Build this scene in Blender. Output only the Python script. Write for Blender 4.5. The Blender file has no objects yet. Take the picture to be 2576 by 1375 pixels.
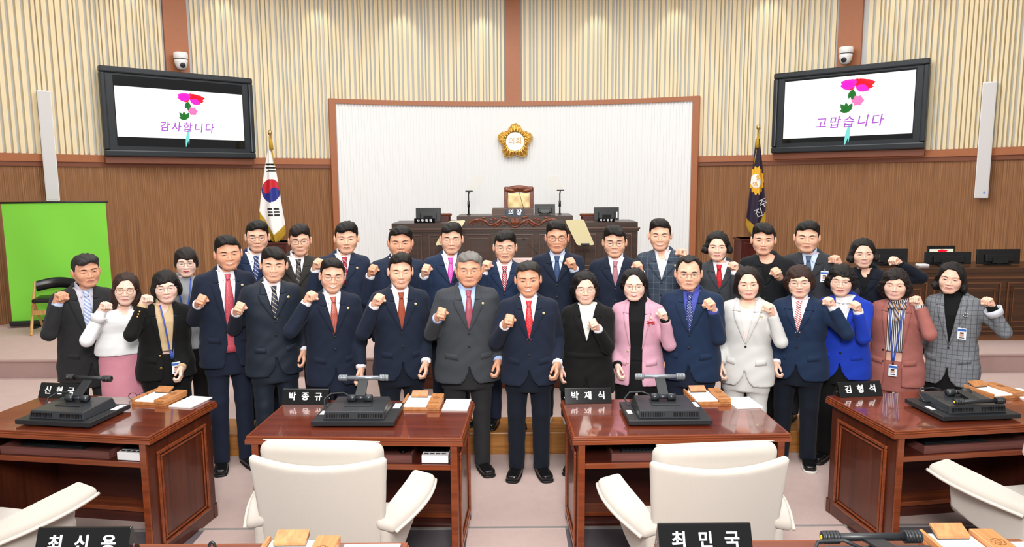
import bpy, bmesh, math, random
import numpy as np
from mathutils import Vector, Matrix
random.seed(7)
PI = math.pi
SC = bpy.context.scene
COL = SC.collection
# ------------------------------------------------------------------ camera, world, lights, exposure
FPX, CAMH, PITCH, ROLL = 1800.0, 2.27, math.atan(231.5/1800.0), math.radians(.35)
cam_d = bpy.data.cameras.new('camera')
cam_d.sensor_fit = 'HORIZONTAL'; cam_d.sensor_width = 36.0; cam_d.lens = 36.0*FPX/2576.0
cam_d.clip_start = .05; cam_d.clip_end = 100
cam = bpy.data.objects.new('camera', cam_d); COL.objects.link(cam)
cam.matrix_world = (Matrix.Translation((0, 0, CAMH)) @ Matrix.Rotation(PI/2 - PITCH, 4, 'X') @ Matrix.Rotation(-ROLL, 4, 'Z'))
SC.camera = cam
w = bpy.data.worlds.new('world'); SC.world = w; w.use_nodes = True
bg = w.node_tree.nodes['Background']
bg.inputs[0].default_value = (1.0, .985, .96, 1); bg.inputs[1].default_value = .45
def area_light(name, loc, target, sx, sy, power, color=(1, 1, 1)):
    l = bpy.data.lights.new(name, 'AREA'); l.shape = 'RECTANGLE'; l.size = sx; l.size_y = sy; l.energy = power; l.color = color
    o = bpy.data.objects.new(name, l); COL.objects.link(o); o.location = loc
    o.rotation_euler = (Vector(target) - Vector(loc)).to_track_quat('-Z', 'Y').to_euler()
    return o
area_light('ceiling_light_front', (0, 3.2, 6.2), (0, 4.2, 0), 9, 3.0, 330, (1, .985, .965))
area_light('ceiling_light_back', (0, 8.6, 6.4), (0, 9.6, 0), 9, 3.0, 330, (1, .98, .95))
area_light('camera_flash', (.1, -.5, 3.6), (0, 7.5, 1.3), 1.1, 1.1, 330, (1, .98, .96))
vs = SC.view_settings
SC.display_settings.display_device = 'sRGB'
vs.view_transform = 'Standard'; vs.look = 'None'; vs.gamma = 1; vs.exposure = .15; vs.use_curve_mapping = False
# ------------------------------------------------------------------ pixel helpers (photo pixel + real depth -> place)
def ray(px, py):
    u = (px-1288)/FPX; v = (687.5-py)/FPX
    u, v = u*math.cos(ROLL)+v*math.sin(ROLL), -u*math.sin(ROLL)+v*math.cos(ROLL)
    return Vector((u, math.cos(PITCH)+v*math.sin(PITCH), -math.sin(PITCH)+v*math.cos(PITCH)))
CAM = Vector((0, 0, CAMH))
def aty(px, py, y):
    d = ray(px, py); return CAM + d*(y/d.y)
def atz(px, py, z):
    d = ray(px, py); return CAM + d*((z-CAMH)/d.z)
# ------------------------------------------------------------------ materials
def hexc(h):
    h = h.lstrip('#'); o = []
    for i in (0, 2, 4):
        c = int(h[i:i+2], 16)/255.0
        o.append(c/12.92 if c <= .04045 else ((c+.055)/1.055)**2.4)
    return (o[0], o[1], o[2], 1.0)
MATS = {}
class NT:
    def __init__(s, name):
        s.m = bpy.data.materials.new(name); s.m.use_nodes = True; s.t = s.m.node_tree
        s.b = s.t.nodes['Principled BSDF']
    def n(s, ty, **kw):
        x = s.t.nodes.new(ty)
        for k, v in kw.items(): setattr(x, k, v)
        return x
    def l(s, a, b): s.t.links.new(a, b)
def sc_(c, k): return (min(1, c[0]*k), min(1, c[1]*k), min(1, c[2]*k), 1)
def pm(name, c, rough=.5, metal=0., nscale=40., namt=.08, bump=0., bscale=None, stretch=(1, 1, 1), spec=.5, sheen=0., coat=0., alpha=1., emit=0., sub=0.):
    """plain procedural surface: base colour with noise variation and noise bump"""
    if name in MATS: return MATS[name]
    c = hexc(c) if isinstance(c, str) else c
    k = NT(name); b = k.b
    tc = k.n('ShaderNodeTexCoord'); mp = k.n('ShaderNodeMapping'); mp.inputs['Scale'].default_value = stretch
    k.l(tc.outputs['Object'], mp.inputs[0])
    no = k.n('ShaderNodeTexNoise'); no.inputs['Scale'].default_value = nscale; no.inputs['Detail'].default_value = 4
    k.l(mp.outputs[0], no.inputs['Vector'])
    mx = k.n('ShaderNodeMix', data_type='RGBA'); mx.inputs[6].default_value = sc_(c, 1-namt); mx.inputs[7].default_value = sc_(c, 1+namt)
    k.l(no.outputs[0], mx.inputs[0]); k.l(mx.outputs[2], b.inputs['Base Color'])
    b.inputs['Roughness'].default_value = rough; b.inputs['Metallic'].default_value = metal
    b.inputs['Specular IOR Level'].default_value = spec
    if sheen: b.inputs['Sheen Weight'].default_value = sheen
    if coat: b.inputs['Coat Weight'].default_value = coat; b.inputs['Coat Roughness'].default_value = .08
    if alpha < 1: b.inputs['Alpha'].default_value = alpha
    if emit: k.l(mx.outputs[2], b.inputs['Emission Color']); b.inputs['Emission Strength'].default_value = emit
    if bump:
        n2 = k.n('ShaderNodeTexNoise'); n2.inputs['Scale'].default_value = bscale or nscale*3; n2.inputs['Detail'].default_value = 3
        k.l(mp.outputs[0], n2.inputs['Vector'])
        bp = k.n('ShaderNodeBump'); bp.inputs['Strength'].default_value = bump; bp.inputs['Distance'].default_value = .01
        k.l(n2.outputs[0], bp.inputs['Height']); k.l(bp.outputs[0], b.inputs['Normal'])
    MATS[name] = k.m; return k.m
def wood(name, c1, c2, axis='X', scale=3., rough=.3, coat=.0, spec=.5):
    if name in MATS: return MATS[name]
    k = NT(name); b = k.b
    tc = k.n('ShaderNodeTexCoord'); mp = k.n('ShaderNodeMapping')
    s = [14*scale, 14*scale, 14*scale]; s['XYZ'.index(axis)] = .8*scale; mp.inputs['Scale'].default_value = s
    k.l(tc.outputs['Object'], mp.inputs[0])
    no = k.n('ShaderNodeTexNoise'); no.inputs['Scale'].default_value = 1.; no.inputs['Detail'].default_value = 6; no.inputs['Distortion'].default_value = .6
    k.l(mp.outputs[0], no.inputs['Vector'])
    rp = k.n('ShaderNodeValToRGB'); rp.color_ramp.elements[0].position = .3; rp.color_ramp.elements[1].position = .7
    rp.color_ramp.elements[0].color = hexc(c1); rp.color_ramp.elements[1].color = hexc(c2)
    k.l(no.outputs[0], rp.inputs[0]); k.l(rp.outputs[0], b.inputs['Base Color'])
    b.inputs['Roughness'].default_value = rough; b.inputs['Specular IOR Level'].default_value = spec
    if coat: b.inputs['Coat Weight'].default_value = coat; b.inputs['Coat Roughness'].default_value = .05; b.inputs['Coat IOR'].default_value = 1.5 if coat < .9 else 1.85
    MATS[name] = k.m; return k.m
# ------------------------------------------------------------------ object helpers
def link(o, parent=None):
    COL.objects.link(o)
    if parent is not None: o.parent = parent
    return o
def mobj(name, V, Fc, mat, parent=None, smooth=False, mi=None, bevel=0., seg=2):
    me = bpy.data.meshes.new(name); me.from_pydata([tuple(v) for v in V], [], [tuple(f) for f in Fc])
    for m in (mat if isinstance(mat, (list, tuple)) else [mat]): me.materials.append(m)
    if mi is not None: me.polygons.foreach_set('material_index', np.asarray(mi, np.int32))
    if smooth: me.polygons.foreach_set('use_smooth', np.ones(len(me.polygons), bool))
    me.update()
    o = bpy.data.objects.new(name, me); link(o, parent)
    if bevel:
        bv = o.modifiers.new('bevel', 'BEVEL'); bv.width = bevel; bv.segments = seg; bv.limit_method = 'ANGLE'
    return o
def tag(o, label=None, cat=None, group=None, kind=None):
    if label: o['label'] = label
    if cat: o['category'] = cat
    if group: o['group'] = group
    if kind: o['kind'] = kind
    return o
def thing(name, label, cat, loc=(0, 0, 0), rz=0., group=None, rx=0.):
    o = bpy.data.objects.new(name, None); COL.objects.link(o); o.location = loc; o.rotation_euler = (rx, 0, rz); o.empty_display_size = .1
    return tag(o, label, cat, group)
class MB:
    """collects shapes of ONE part"""
    def __init__(s): s.V = []; s.F = []; s.M = []
    def add(s, V, Fc, m=0):
        n = len(s.V); s.V += [tuple(v) for v in V]; s.F += [tuple(i+n for i in f) for f in Fc]; s.M += [m]*len(Fc); return s
    def box(s, x0, x1, y0, y1, z0, z1, m=0, T=None):
        V = [(x0,y0,z0),(x1,y0,z0),(x1,y1,z0),(x0,y1,z0),(x0,y0,z1),(x1,y0,z1),(x1,y1,z1),(x0,y1,z1)]
        if T is not None: V = [tuple(T @ Vector(v)) for v in V]
        return s.add(V, [(3,2,1,0),(4,5,6,7),(0,1,5,4),(1,2,6,5),(2,3,7,6),(3,0,4,7)], m)
    def prism(s, pts, y0, y1, m=0, T=None):
        """polygon in x,z (counter-clockwise seen from -y) extruded along y"""
        n = len(pts); V = [(p[0], y0, p[1]) for p in pts] + [(p[0], y1, p[1]) for p in pts]
        if T is not None: V = [tuple(T @ Vector(v)) for v in V]
        Fc = [tuple(range(n)), tuple(range(2*n-1, n-1, -1))] + [(i, n+i, n+(i+1) % n, (i+1) % n) for i in range(n)]
        return s.add(V, Fc, m)
    def tube(s, pts, r, n=8, m=0, closed=False, cap=True):
        pts = [Vector(p) for p in pts]; N = len(pts); rr = r if isinstance(r, (list, tuple)) else [r]*N
        V = []; up = None
        for i, p in enumerate(pts):
            if closed: d = pts[(i+1) % N]-pts[i-1]
            else: d = pts[min(i+1, N-1)]-pts[max(i-1, 0)]
            d.normalize()
            if up is None:
                up = Vector((0, 0, 1)) if abs(d.z) < .9 else Vector((1, 0, 0))
            a = d.cross(up); a.normalize(); up = a.cross(d); up.normalize()
            for k in range(n):
                t = 2*PI*k/n; V.append(p + (a*math.cos(t)+up*math.sin(t))*rr[i])
        Fc = []
        for i in range(N if closed else N-1):
            j = (i+1) % N
            for k in range(n): Fc.append((i*n+k, i*n+(k+1) % n, j*n+(k+1) % n, j*n+k))
        if cap and not closed: Fc += [tuple(range(n-1, -1, -1)), tuple(range((N-1)*n, N*n))]
        return s.add(V, Fc, m)
    def lathe(s, prof, n=16, T=None, m=0):
        """profile of (radius, z) turned about z"""
        V = []
        for r, z in prof:
            for k in range(n):
                t = 2*PI*k/n; V.append(Vector((r*math.cos(t), r*math.sin(t), z)))
        if T is not None: V = [T @ v for v in V]
        Fc = []
        for i in range(len(prof)-1):
            for k in range(n): Fc.append((i*n+k, i*n+(k+1) % n, (i+1)*n+(k+1) % n, (i+1)*n+k))
        Fc += [tuple(range(n-1, -1, -1)), tuple(range((len(prof)-1)*n, len(prof)*n))]
        return s.add(V, Fc, m)
    def grid(s, fn, nu, nv, m=0, closeu=False):
        V = [fn(i/(nu if closeu else nu-1), j/(nv-1)) for j in range(nv) for i in range(nu)]
        Fc = []; mm = []
        for j in range(nv-1):
            for i in range(nu if closeu else nu-1):
                i2 = (i+1) % nu; Fc.append((j*nu+i, j*nu+i2, (j+1)*nu+i2, (j+1)*nu+i))
        return s.add(V, Fc, m)
    def build(s, name, mat, parent=None, smooth=False, bevel=0., seg=2):
        return mobj(name, s.V, s.F, mat, parent, smooth, s.M, bevel, seg)
def bx(name, mat, parent, x0, x1, y0, y1, z0, z1, bevel=0., T=None):
    return MB().box(x0, x1, y0, y1, z0, z1, T=T).build(name, mat, parent, bevel=bevel)
def text(name, s, size, mat, parent, T, extrude=.0015, bold=0., shear=0., spacing=1., sx=1.):
    c = bpy.data.curves.new('t', 'FONT'); c.body = s; c.size = size; c.extrude = extrude; c.align_x = 'CENTER'; c.align_y = 'CENTER'
    c.offset = bold; c.shear = shear; c.space_character = spacing; c.resolution_u = 3
    o = bpy.data.objects.new('t', c); COL.objects.link(o)
    bpy.context.view_layer.update()
    me = bpy.data.meshes.new_from_object(o.evaluated_get(bpy.context.evaluated_depsgraph_get()))
    bpy.data.objects.remove(o); bpy.data.curves.remove(c)
    me.transform(T @ Matrix.Diagonal((sx, 1, 1, 1))); me.materials.clear(); me.materials.append(mat); me.name = name
    return link(bpy.data.objects.new(name, me), parent)
def letters(parent, chars, size, pitch, mat, T, extrude=.0012, bold=0., shear=0., sx=1.):
    n = len(chars)
    for i, ch in enumerate(chars): text('letter', ch, size, mat, parent, T @ TR((i-(n-1)/2)*pitch, 0, 0), extrude, bold, shear, 1., sx)
def copy_tree(o, parent=None):
    c = o.copy(); COL.objects.link(c); c.parent = parent
    for ch in [x for x in list(COL.objects) if x.parent == o]: copy_tree(ch, c)
    return c
def RX(a): return Matrix.Rotation(a, 4, 'X')
def RY(a): return Matrix.Rotation(a, 4, 'Y')
def RZ(a): return Matrix.Rotation(a, 4, 'Z')
def TR(x, y, z): return Matrix.Translation((x, y, z))
FACE = RX(PI/2)     # stands text up, facing -y
# ------------------------------------------------------------------ the room
WR, WCY = 8.0, 5.5                     # curved back wall: radius and centre
def wp(th, z, r=WR): return (r*math.sin(th), WCY + r*math.cos(th), z)
def wall_ang(px, py=350):
    d = ray(px, py); a = d.x**2+d.y**2; b = -2*d.y*WCY; c = WCY*WCY-WR*WR
    t = (-b+math.sqrt(b*b-4*a*c))/2/a; return math.atan2(d.x*t, d.y*t-WCY)
A_, B_ = .19, .385                      # heights of the two raised levels
TIERY, STEPY = 7.55, 5.76
def carpet(name, c):
    return pm(name, c, rough=.95, nscale=9, namt=.07, bump=.5, bscale=420, spec=.1)
M_CARP = carpet('pink_carpet', '#cbb3ac')
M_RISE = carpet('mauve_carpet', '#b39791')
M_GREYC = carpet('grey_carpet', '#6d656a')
def strut(o): o['kind'] = 'structure'; return o
fl = strut(bx('floor', M_CARP, None, -8, 8, -4, 9, -.1, 0))
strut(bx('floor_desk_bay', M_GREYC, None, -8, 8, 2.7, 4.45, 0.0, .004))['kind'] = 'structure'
strut(bx('floor_near_tier', M_CARP, None, -8, 8, -4, 2.7, 0, .22))
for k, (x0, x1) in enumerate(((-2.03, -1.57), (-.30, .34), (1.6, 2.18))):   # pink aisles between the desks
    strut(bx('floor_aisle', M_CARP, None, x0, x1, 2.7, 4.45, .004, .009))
strut(bx('trim_1', pm('strip_metal', '#d8d3cf', .35, .7), None, -8, 8, 4.45, 4.475, 0, .012))
M_STEPW = wood('step_wood', '#8a5526', '#b27a3e', 'X', 2.2, .35)
lv = strut(bx('floor_platform', M_CARP, None, -8, 8, STEPY+.4, 14, 0, A_-.001))
st = strut(MB().box(-4.6, 4.6, STEPY, STEPY+.4, 0, A_).build('floor_step', M_STEPW, None, bevel=.008))
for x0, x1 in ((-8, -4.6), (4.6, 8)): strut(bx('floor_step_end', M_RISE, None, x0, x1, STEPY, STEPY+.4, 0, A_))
dz = MB()
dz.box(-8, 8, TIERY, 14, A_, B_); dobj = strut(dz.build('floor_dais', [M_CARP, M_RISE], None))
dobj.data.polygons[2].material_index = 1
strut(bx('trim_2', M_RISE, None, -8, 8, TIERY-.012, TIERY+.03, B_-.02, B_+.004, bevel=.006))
# ---- curved wall: lower brown reeds, rail, upper slats
def uvwall(name, t0, t1, z0, z1, r, mat, n=96, parent=None, thick=0.):
    V = []; Fc = []; uv = []
    for i in range(n+1):
        t = t0+(t1-t0)*i/n
        V += [wp(t, z0, r), wp(t, z1, r)]
    for i in range(n): Fc.append((2*i, 2*i+2, 2*i+3, 2*i+1))
    if thick:
        m = len(V); V += [(v[0]*(1+thick/r), WCY+(v[1]-WCY)*(1+thick/r), v[2]) for v in V]
        for i in range(n):
            Fc += [(m+2*i+1, m+2*i+3, m+2*i+2, m+2*i), (2*i+1, 2*i+3, m+2*i+3, m+2*i+1), (m+2*i, m+2*i+2, 2*i+2, 2*i)]
        Fc += [(0, 1, m+1, m), (m+2*n, m+2*n+1, 2*n+1, 2*n)]
    o = mobj(name, V, Fc, mat, parent)
    ul = o.data.uv_layers.new(name='UVMap')
    for lp in o.data.loops:
        v = o.data.vertices[lp.vertex_index].co; ul.data[lp.index].uv = (math.atan2(v.x, v.y-WCY)*WR, v.z)
    return o
def stripe_wall(name, c1, c2, c3, period, bump=.6):
    k = NT(name); b = k.b
    uv = k.n('ShaderNodeUVMap'); uv.uv_map = 'UVMap'; sp = k.n('ShaderNodeSeparateXYZ'); k.l(uv.outputs[0], sp.inputs[0])
    mu = k.n('ShaderNodeMath', operation='MULTIPLY'); mu.inputs[1].default_value = 2*PI/period; k.l(sp.outputs[0], mu.inputs[0])
    si = k.n('ShaderNodeMath', operation='SINE'); k.l(mu.outputs[0], si.inputs[0])
    mp = k.n('ShaderNodeMapping'); mp.inputs['Scale'].default_value = (1/period*1.9, .5, 1); k.l(uv.outputs[0], mp.inputs[0])
    no = k.n('ShaderNodeTexNoise'); no.inputs['Scale'].default_value = 1.; no.inputs['Detail'].default_value = 3; k.l(mp.outputs[0], no.inputs['Vector'])
    rp = k.n('ShaderNodeValToRGB'); e = rp.color_ramp.elements; e[0].position = .3; e[1].position = .72
    e[0].color = hexc(c1); e[1].color = hexc(c3); x = e.new(.5); x.color = hexc(c2)
    k.l(no.outputs[0], rp.inputs[0]); k.l(rp.outputs[0], b.inputs['Base Color'])
    bp = k.n('ShaderNodeBump'); bp.inputs['Strength'].default_value = bump; bp.inputs['Distance'].default_value = .012
    k.l(si.outputs[0], bp.inputs['Height']); k.l(bp.outputs[0], b.inputs['Normal'])
    b.inputs['Roughness'].default_value = .55; b.inputs['Specular IOR Level'].default_value = .25
    MATS[name] = k.m; return k.m
TH0 = math.radians(86)
M_REED = stripe_wall('reeded_brown_wall', '#7a5437', '#8e6342', '#a67a52', .026, .3)
wl = strut(uvwall('wall_lower', -TH0, TH0, B_, 2.6, WR, M_REED, 120, thick=.15))
M_BACK = pm('wall_backing', '#c9cdce', .8, namt=.03)
wu = strut(uvwall('wall_upper', -TH0, TH0, 2.7, 6.6, WR+.03, M_BACK, 120, thick=.12))
M_BRN = pm('terracotta_trim', '#a5653f', .45, nscale=14, namt=.06, bump=.08)
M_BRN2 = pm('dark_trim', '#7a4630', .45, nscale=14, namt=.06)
tr = strut(uvwall('trim_3', -TH0, TH0, 2.585, 2.69, WR-.05, M_BRN, 120, thick=.12))
uvwall('trim_dark_board', -TH0, TH0, 2.52, 2.585, WR-.03, M_BRN2, 120, tr, thick=.08)  # darker trim board running just below the rail
# pillars of the upper wall
PIL = [wall_ang(441, 80), wall_ang(1290, 120), wall_ang(2140, 70)]
for k, (t, hw) in enumerate(zip(PIL, (.175, .143, .175))):
    a = hw/WR
    strut(uvwall('trim_%d' % (4+k), t-a, t+a, 2.66, 6.6, WR-.035, M_BRN, 4, thick=.12))
# vertical slats, each its own piece, in three widths shared as meshes
M_SLAT = pm('slat_maple', '#e9d9b3', .5, nscale=5, namt=.06, stretch=(6, 6, .5))
slm = []
for wd in (.028, .042, .058):
    m = MB().box(-wd/2, wd/2, -.045, 0, 2.69, 6.55); me = bpy.data.meshes.new('slat'); me.from_pydata(m.V, [], m.F); me.materials.append(M_SLAT); slm.append((wd, me))
rs = random.Random(3); t = -1.24; tend = 1.24; ns = 0
while t < tend:
    wd, me = rs.choice(slm); gap = rs.choice((.020, .027, .034, .042)); a = wd/2/WR
    if not any(abs(t+a-p) < .02+a for p in PIL) and not (wall_ang(846, 265) < t < wall_ang(1742, 265) and False):
        o = bpy.data.objects.new('slat', me); link(o, wu); o.location = wp(t+a, 0, WR+.03); o.rotation_euler = (0, 0, -(t+a)); ns += 1
    t += (wd+gap)/WR
# ---- white ribbed panel with terracotta frame
PT0, PT1 = wall_ang(842, 300), wall_ang(1745, 300); PZ0, PZ1 = B_, 3.64
M_WHITE = pm('panel_white', '#eeefef', .6, namt=.01)
pn = strut(uvwall('wall_center', PT0, PT1, PZ0, PZ1, WR-.075, M_WHITE, 40, thick=.07))
n = 118; rb = MB()
for i in range(n):
    t = PT0+(PT1-PT0)*(i+.5)/n; rb.box(-.0125, .0125, -.02, 0, PZ0, PZ1, T=Matrix.Translation(wp(t, 0, WR-.075)) @ RZ(-t))
ro = rb.build('panel_ribs', M_WHITE, pn); ro['kind'] = 'stuff'
fa = .055/WR
uvwall('panel_frame_side', PT0-2*fa, PT0, PZ0, PZ1+.08, WR-.13, M_BRN, 2, pn, thick=.13)
uvwall('panel_frame_side', PT1, PT1+2*fa, PZ0, PZ1+.08, WR-.13, M_BRN, 2, pn, thick=.13)
uvwall('panel_frame_top', PT0, PT1, PZ1, PZ1+.08, WR-.13, M_BRN, 40, pn, thick=.13)

# ---- ceiling soffit along the wall with recessed downlights
so = MB(); n = 80; V = []; Fc = []
for i in range(n+1):
    t = -TH0+2*TH0*i/n
    for r, z in ((6.3, 5.64), (8.1, 5.64), (8.1, 5.85), (6.3, 5.85)): V.append(wp(t, z, r))
for i in range(n):
    for k in range(4): Fc.append((4*i+k, 4*i+(k+1) % 4, 4*i+4+(k+1) % 4, 4*i+4+k))
strut(mobj('ceiling', V, Fc, pm('ceiling_white', '#e8e6e2', .8)))
for k, px in enumerate((-60, 150, 330, 560, 800, 1010, 1215, 1500, 1700, 1930, 2270, 2480)):
    t = wall_ang(px, 60); p = Vector(wp(t, 5.63, 7.72)); lt = bpy.data.lights.new('downlight', 'SPOT'); lt.energy = 22; lt.spot_size = math.radians(72); lt.spot_blend = .5; lt.color = (1, .93, .8); lt.shadow_soft_size = .04
    o = bpy.data.objects.new('downlight', lt); COL.objects.link(o); o.location = p
# ------------------------------------------------------------------ implicit shapes -> meshes (surface nets)
def ell(p, c, r):
    x, y, z = (p[0]-c[0])/r[0], (p[1]-c[1])/r[1], (p[2]-c[2])/r[2]
    k0 = np.sqrt(x*x+y*y+z*z); k1 = np.sqrt((x/r[0])**2+(y/r[1])**2+(z/r[2])**2)+1e-9
    return k0*(k0-1)/k1
def sph(p, c, r): return np.sqrt((p[0]-c[0])**2+(p[1]-c[1])**2+(p[2]-c[2])**2)-r
def cap(p, a, b, ra, rb=None):
    rb = ra if rb is None else rb
    d = [b[i]-a[i] for i in range(3)]; L = d[0]**2+d[1]**2+d[2]**2
    h = np.clip(((p[0]-a[0])*d[0]+(p[1]-a[1])*d[1]+(p[2]-a[2])*d[2])/L, 0, 1)
    return np.sqrt((p[0]-a[0]-d[0]*h)**2+(p[1]-a[1]-d[1]*h)**2+(p[2]-a[2]-d[2]*h)**2)-(ra+(rb-ra)*h)
def rbox(p, c, h, r):
    q = [np.abs(p[i]-c[i])-h[i]+r for i in range(3)]
    return np.sqrt(np.maximum(q[0], 0)**2+np.maximum(q[1], 0)**2+np.maximum(q[2], 0)**2)+np.minimum(np.maximum(q[0], np.maximum(q[1], q[2])), 0)-r
def smin(a, b, k):
    h = np.clip(.5+.5*(b-a)/k, 0, 1); return b+(a-b)*h-k*h*(1-h)
def smax(a, b, k): return -smin(-a, -b, k)
def surfnet(f, lo, hi, h, refine=True):
    ax = [np.arange(lo[i], hi[i]+h, h, dtype=np.float32) for i in range(3)]
    v = f((ax[0][:, None, None], ax[1][None, :, None], ax[2][None, None, :])).astype(np.float32)
    v = np.broadcast_to(v, tuple(len(a) for a in ax)).copy()
    v[0] = v[-1] = np.maximum(v[0], 1e-3); v[0] = np.maximum(v[0], 1e-3); v[-1] = np.maximum(v[-1], 1e-3)
    v[:, 0] = np.maximum(v[:, 0], 1e-3); v[:, -1] = np.maximum(v[:, -1], 1e-3); v[:, :, 0] = np.maximum(v[:, :, 0], 1e-3); v[:, :, -1] = np.maximum(v[:, :, -1], 1e-3)
    s = v < 0
    cs = [(i, j, k) for i in (0, 1) for j in (0, 1) for k in (0, 1)]
    n = [a-1 for a in s.shape]
    cnt = sum(s[i:i+n[0], j:j+n[1], k:k+n[2]].astype(np.int8) for i, j, k in cs)
    I = np.argwhere((cnt > 0) & (cnt < 8)); N = len(I)
    if N == 0: return np.zeros((0, 3)), np.zeros((0, 4), int)
    idx = np.full(n, -1, np.int32); idx[I[:, 0], I[:, 1], I[:, 2]] = np.arange(N)
    cv = {c: v[I[:, 0]+c[0], I[:, 1]+c[1], I[:, 2]+c[2]] for c in cs}
    acc = np.zeros((N, 3)); num = np.zeros(N)
    for a in cs:
        for d in range(3):
            if a[d]: continue
            b = list(a); b[d] = 1; b = tuple(b); va, vb = cv[a], cv[b]
            m = (va < 0) != (vb < 0); t = np.where(m, va/(va-vb+1e-20), 0)
            q = np.empty((N, 3)); q[:] = a; q[:, d] = t
            acc += q*m[:, None]; num += m
    P = (I+acc/num[:, None])*h+np.array(lo)
    if refine:
        for _ in range(2):
            e = h*.25; X = [P[:, i].astype(np.float64) for i in range(3)]; f0 = f(tuple(X)); g = np.zeros((N, 3))
            for d in range(3):
                Y = list(X); Y[d] = Y[d]+e; g[:, d] = (f(tuple(Y))-f0)/e
            gl = (g*g).sum(1)+1e-9; st = -f0/gl; mv = g*st[:, None]; L = np.sqrt((mv*mv).sum(1))+1e-12
            P = P+mv*np.minimum(1, .5*h/L)[:, None]
    Q = []
    for d in range(3):
        u, w_ = [(1, 2), (2, 0), (0, 1)][d]
        sl0 = [slice(None)]*3; sl1 = [slice(None)]*3; sl0[d] = slice(0, -1); sl1[d] = slice(1, None)
        for ss in (sl0, sl1):
            ss[u] = slice(1, -1); ss[w_] = slice(1, -1)
        a, b = s[tuple(sl0)], s[tuple(sl1)]
        E_ = np.argwhere(a != b); fl_ = a[E_[:, 0], E_[:, 1], E_[:, 2]]
        E_[:, u] += 1; E_[:, w_] += 1
        def cell(du, dw):
            e = E_.copy(); e[:, u] -= du; e[:, w_] -= dw; return idx[e[:, 0], e[:, 1], e[:, 2]]
        q = np.stack([cell(1, 1), cell(0, 1), cell(0, 0), cell(1, 0)], 1)
        q[~fl_] = q[~fl_][:, ::-1]; Q.append(q)
    return P, np.concatenate(Q)
def np_mesh(name, P, Q, mat, parent=None, smooth=True, link_it=True):
    me = bpy.data.meshes.new(name); n, m = len(P), len(Q)
    me.vertices.add(n); me.vertices.foreach_set('co', np.asarray(P, np.float32).ravel())
    me.loops.add(m*4); me.loops.foreach_set('vertex_index', np.asarray(Q, np.int32).ravel())
    me.polygons.add(m); me.polygons.foreach_set('loop_start', np.arange(0, m*4, 4, dtype=np.int32))
    me.polygons.foreach_set('use_smooth', np.full(m, smooth)); me.update(calc_edges=True)
    for k in (mat if isinstance(mat, (list, tuple)) else [mat]): me.materials.append(k)
    o = bpy.data.objects.new(name, me)
    return link(o, parent) if link_it else o
def sdf_obj(name, f, lo, hi, h, mat, parent=None):
    P, Q = surfnet(f, lo, hi, h); return np_mesh(name, P, Q, mat, parent)
# ------------------------------------------------------------------ council desks
M_MAH = wood('mahogany_side', '#3f1a0e', '#5c2a18', 'Z', 1.6, .28, .3)
M_MAHE = wood('mahogany_edge', '#6b2f16', '#8a4423', 'X', 2., .22, .4)
M_MAHT = wood('mahogany_top', '#5c2415', '#7a3620', 'X', 1.6, .2, 1.)
M_MAHD = wood('mahogany_inside', '#3a1710', '#52231a', 'X', 1.4, .35)
M_TRAY = wood('keyboard_tray_wood', '#5d3631', '#74463f', 'X', 2.5, .45)
M_BLK = pm('black_plastic', '#1d1f22', .42, namt=.12, nscale=300)
M_BLKG = pm('black_gloss', '#0c0c0e', .12, namt=.05)
M_BLK2 = pm('grey_black_plastic', '#2c2f33', .3, namt=.1, nscale=200)
M_WHT = pm('white_plastic', '#e9e9ea', .35, namt=.02)
M_PAPER = pm('paper', '#f4f4f2', .8, namt=.015)
M_OAK = wood('tray_wood', '#a4683a', '#c08450', 'Y', 5., .35)
M_INK = pm('ink_brown', '#6b3f1d', .7, namt=.05)
M_LET = pm('lettering_white', '#f6f6f6', .5, namt=.01)
M_CHR = pm('chrome', '#c9cacc', .18, 1.)
M_YEL = pm('yellow_sticker', '#e8d21e', .5)
M_CABLE = pm('cable_grey', '#b9b6b0', .5)
M_GREYB = pm('grey_bar', '#8d9298', .25, .5)
DW, DD, DH = 1.27, .715, .815
def moulding(x0, x1, z0, z1, y, w_, d, parent, mat, name='moulding'):
    """raised rectangular frame on a plane y=const (facing -y), outer box x0..x1,z0..z1"""
    m = MB()
    for (a, b, c, e) in ((x0, x1, z0, z0+w_), (x0, x1, z1-w_, z1), (x0, x0+w_, z0+w_, z1-w_), (x1-w_, x1, z0+w_, z1-w_)):
        m.box(a, b, y-d, y, c, e)
    return m.build(name, mat, parent, bevel=d*.45)
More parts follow.
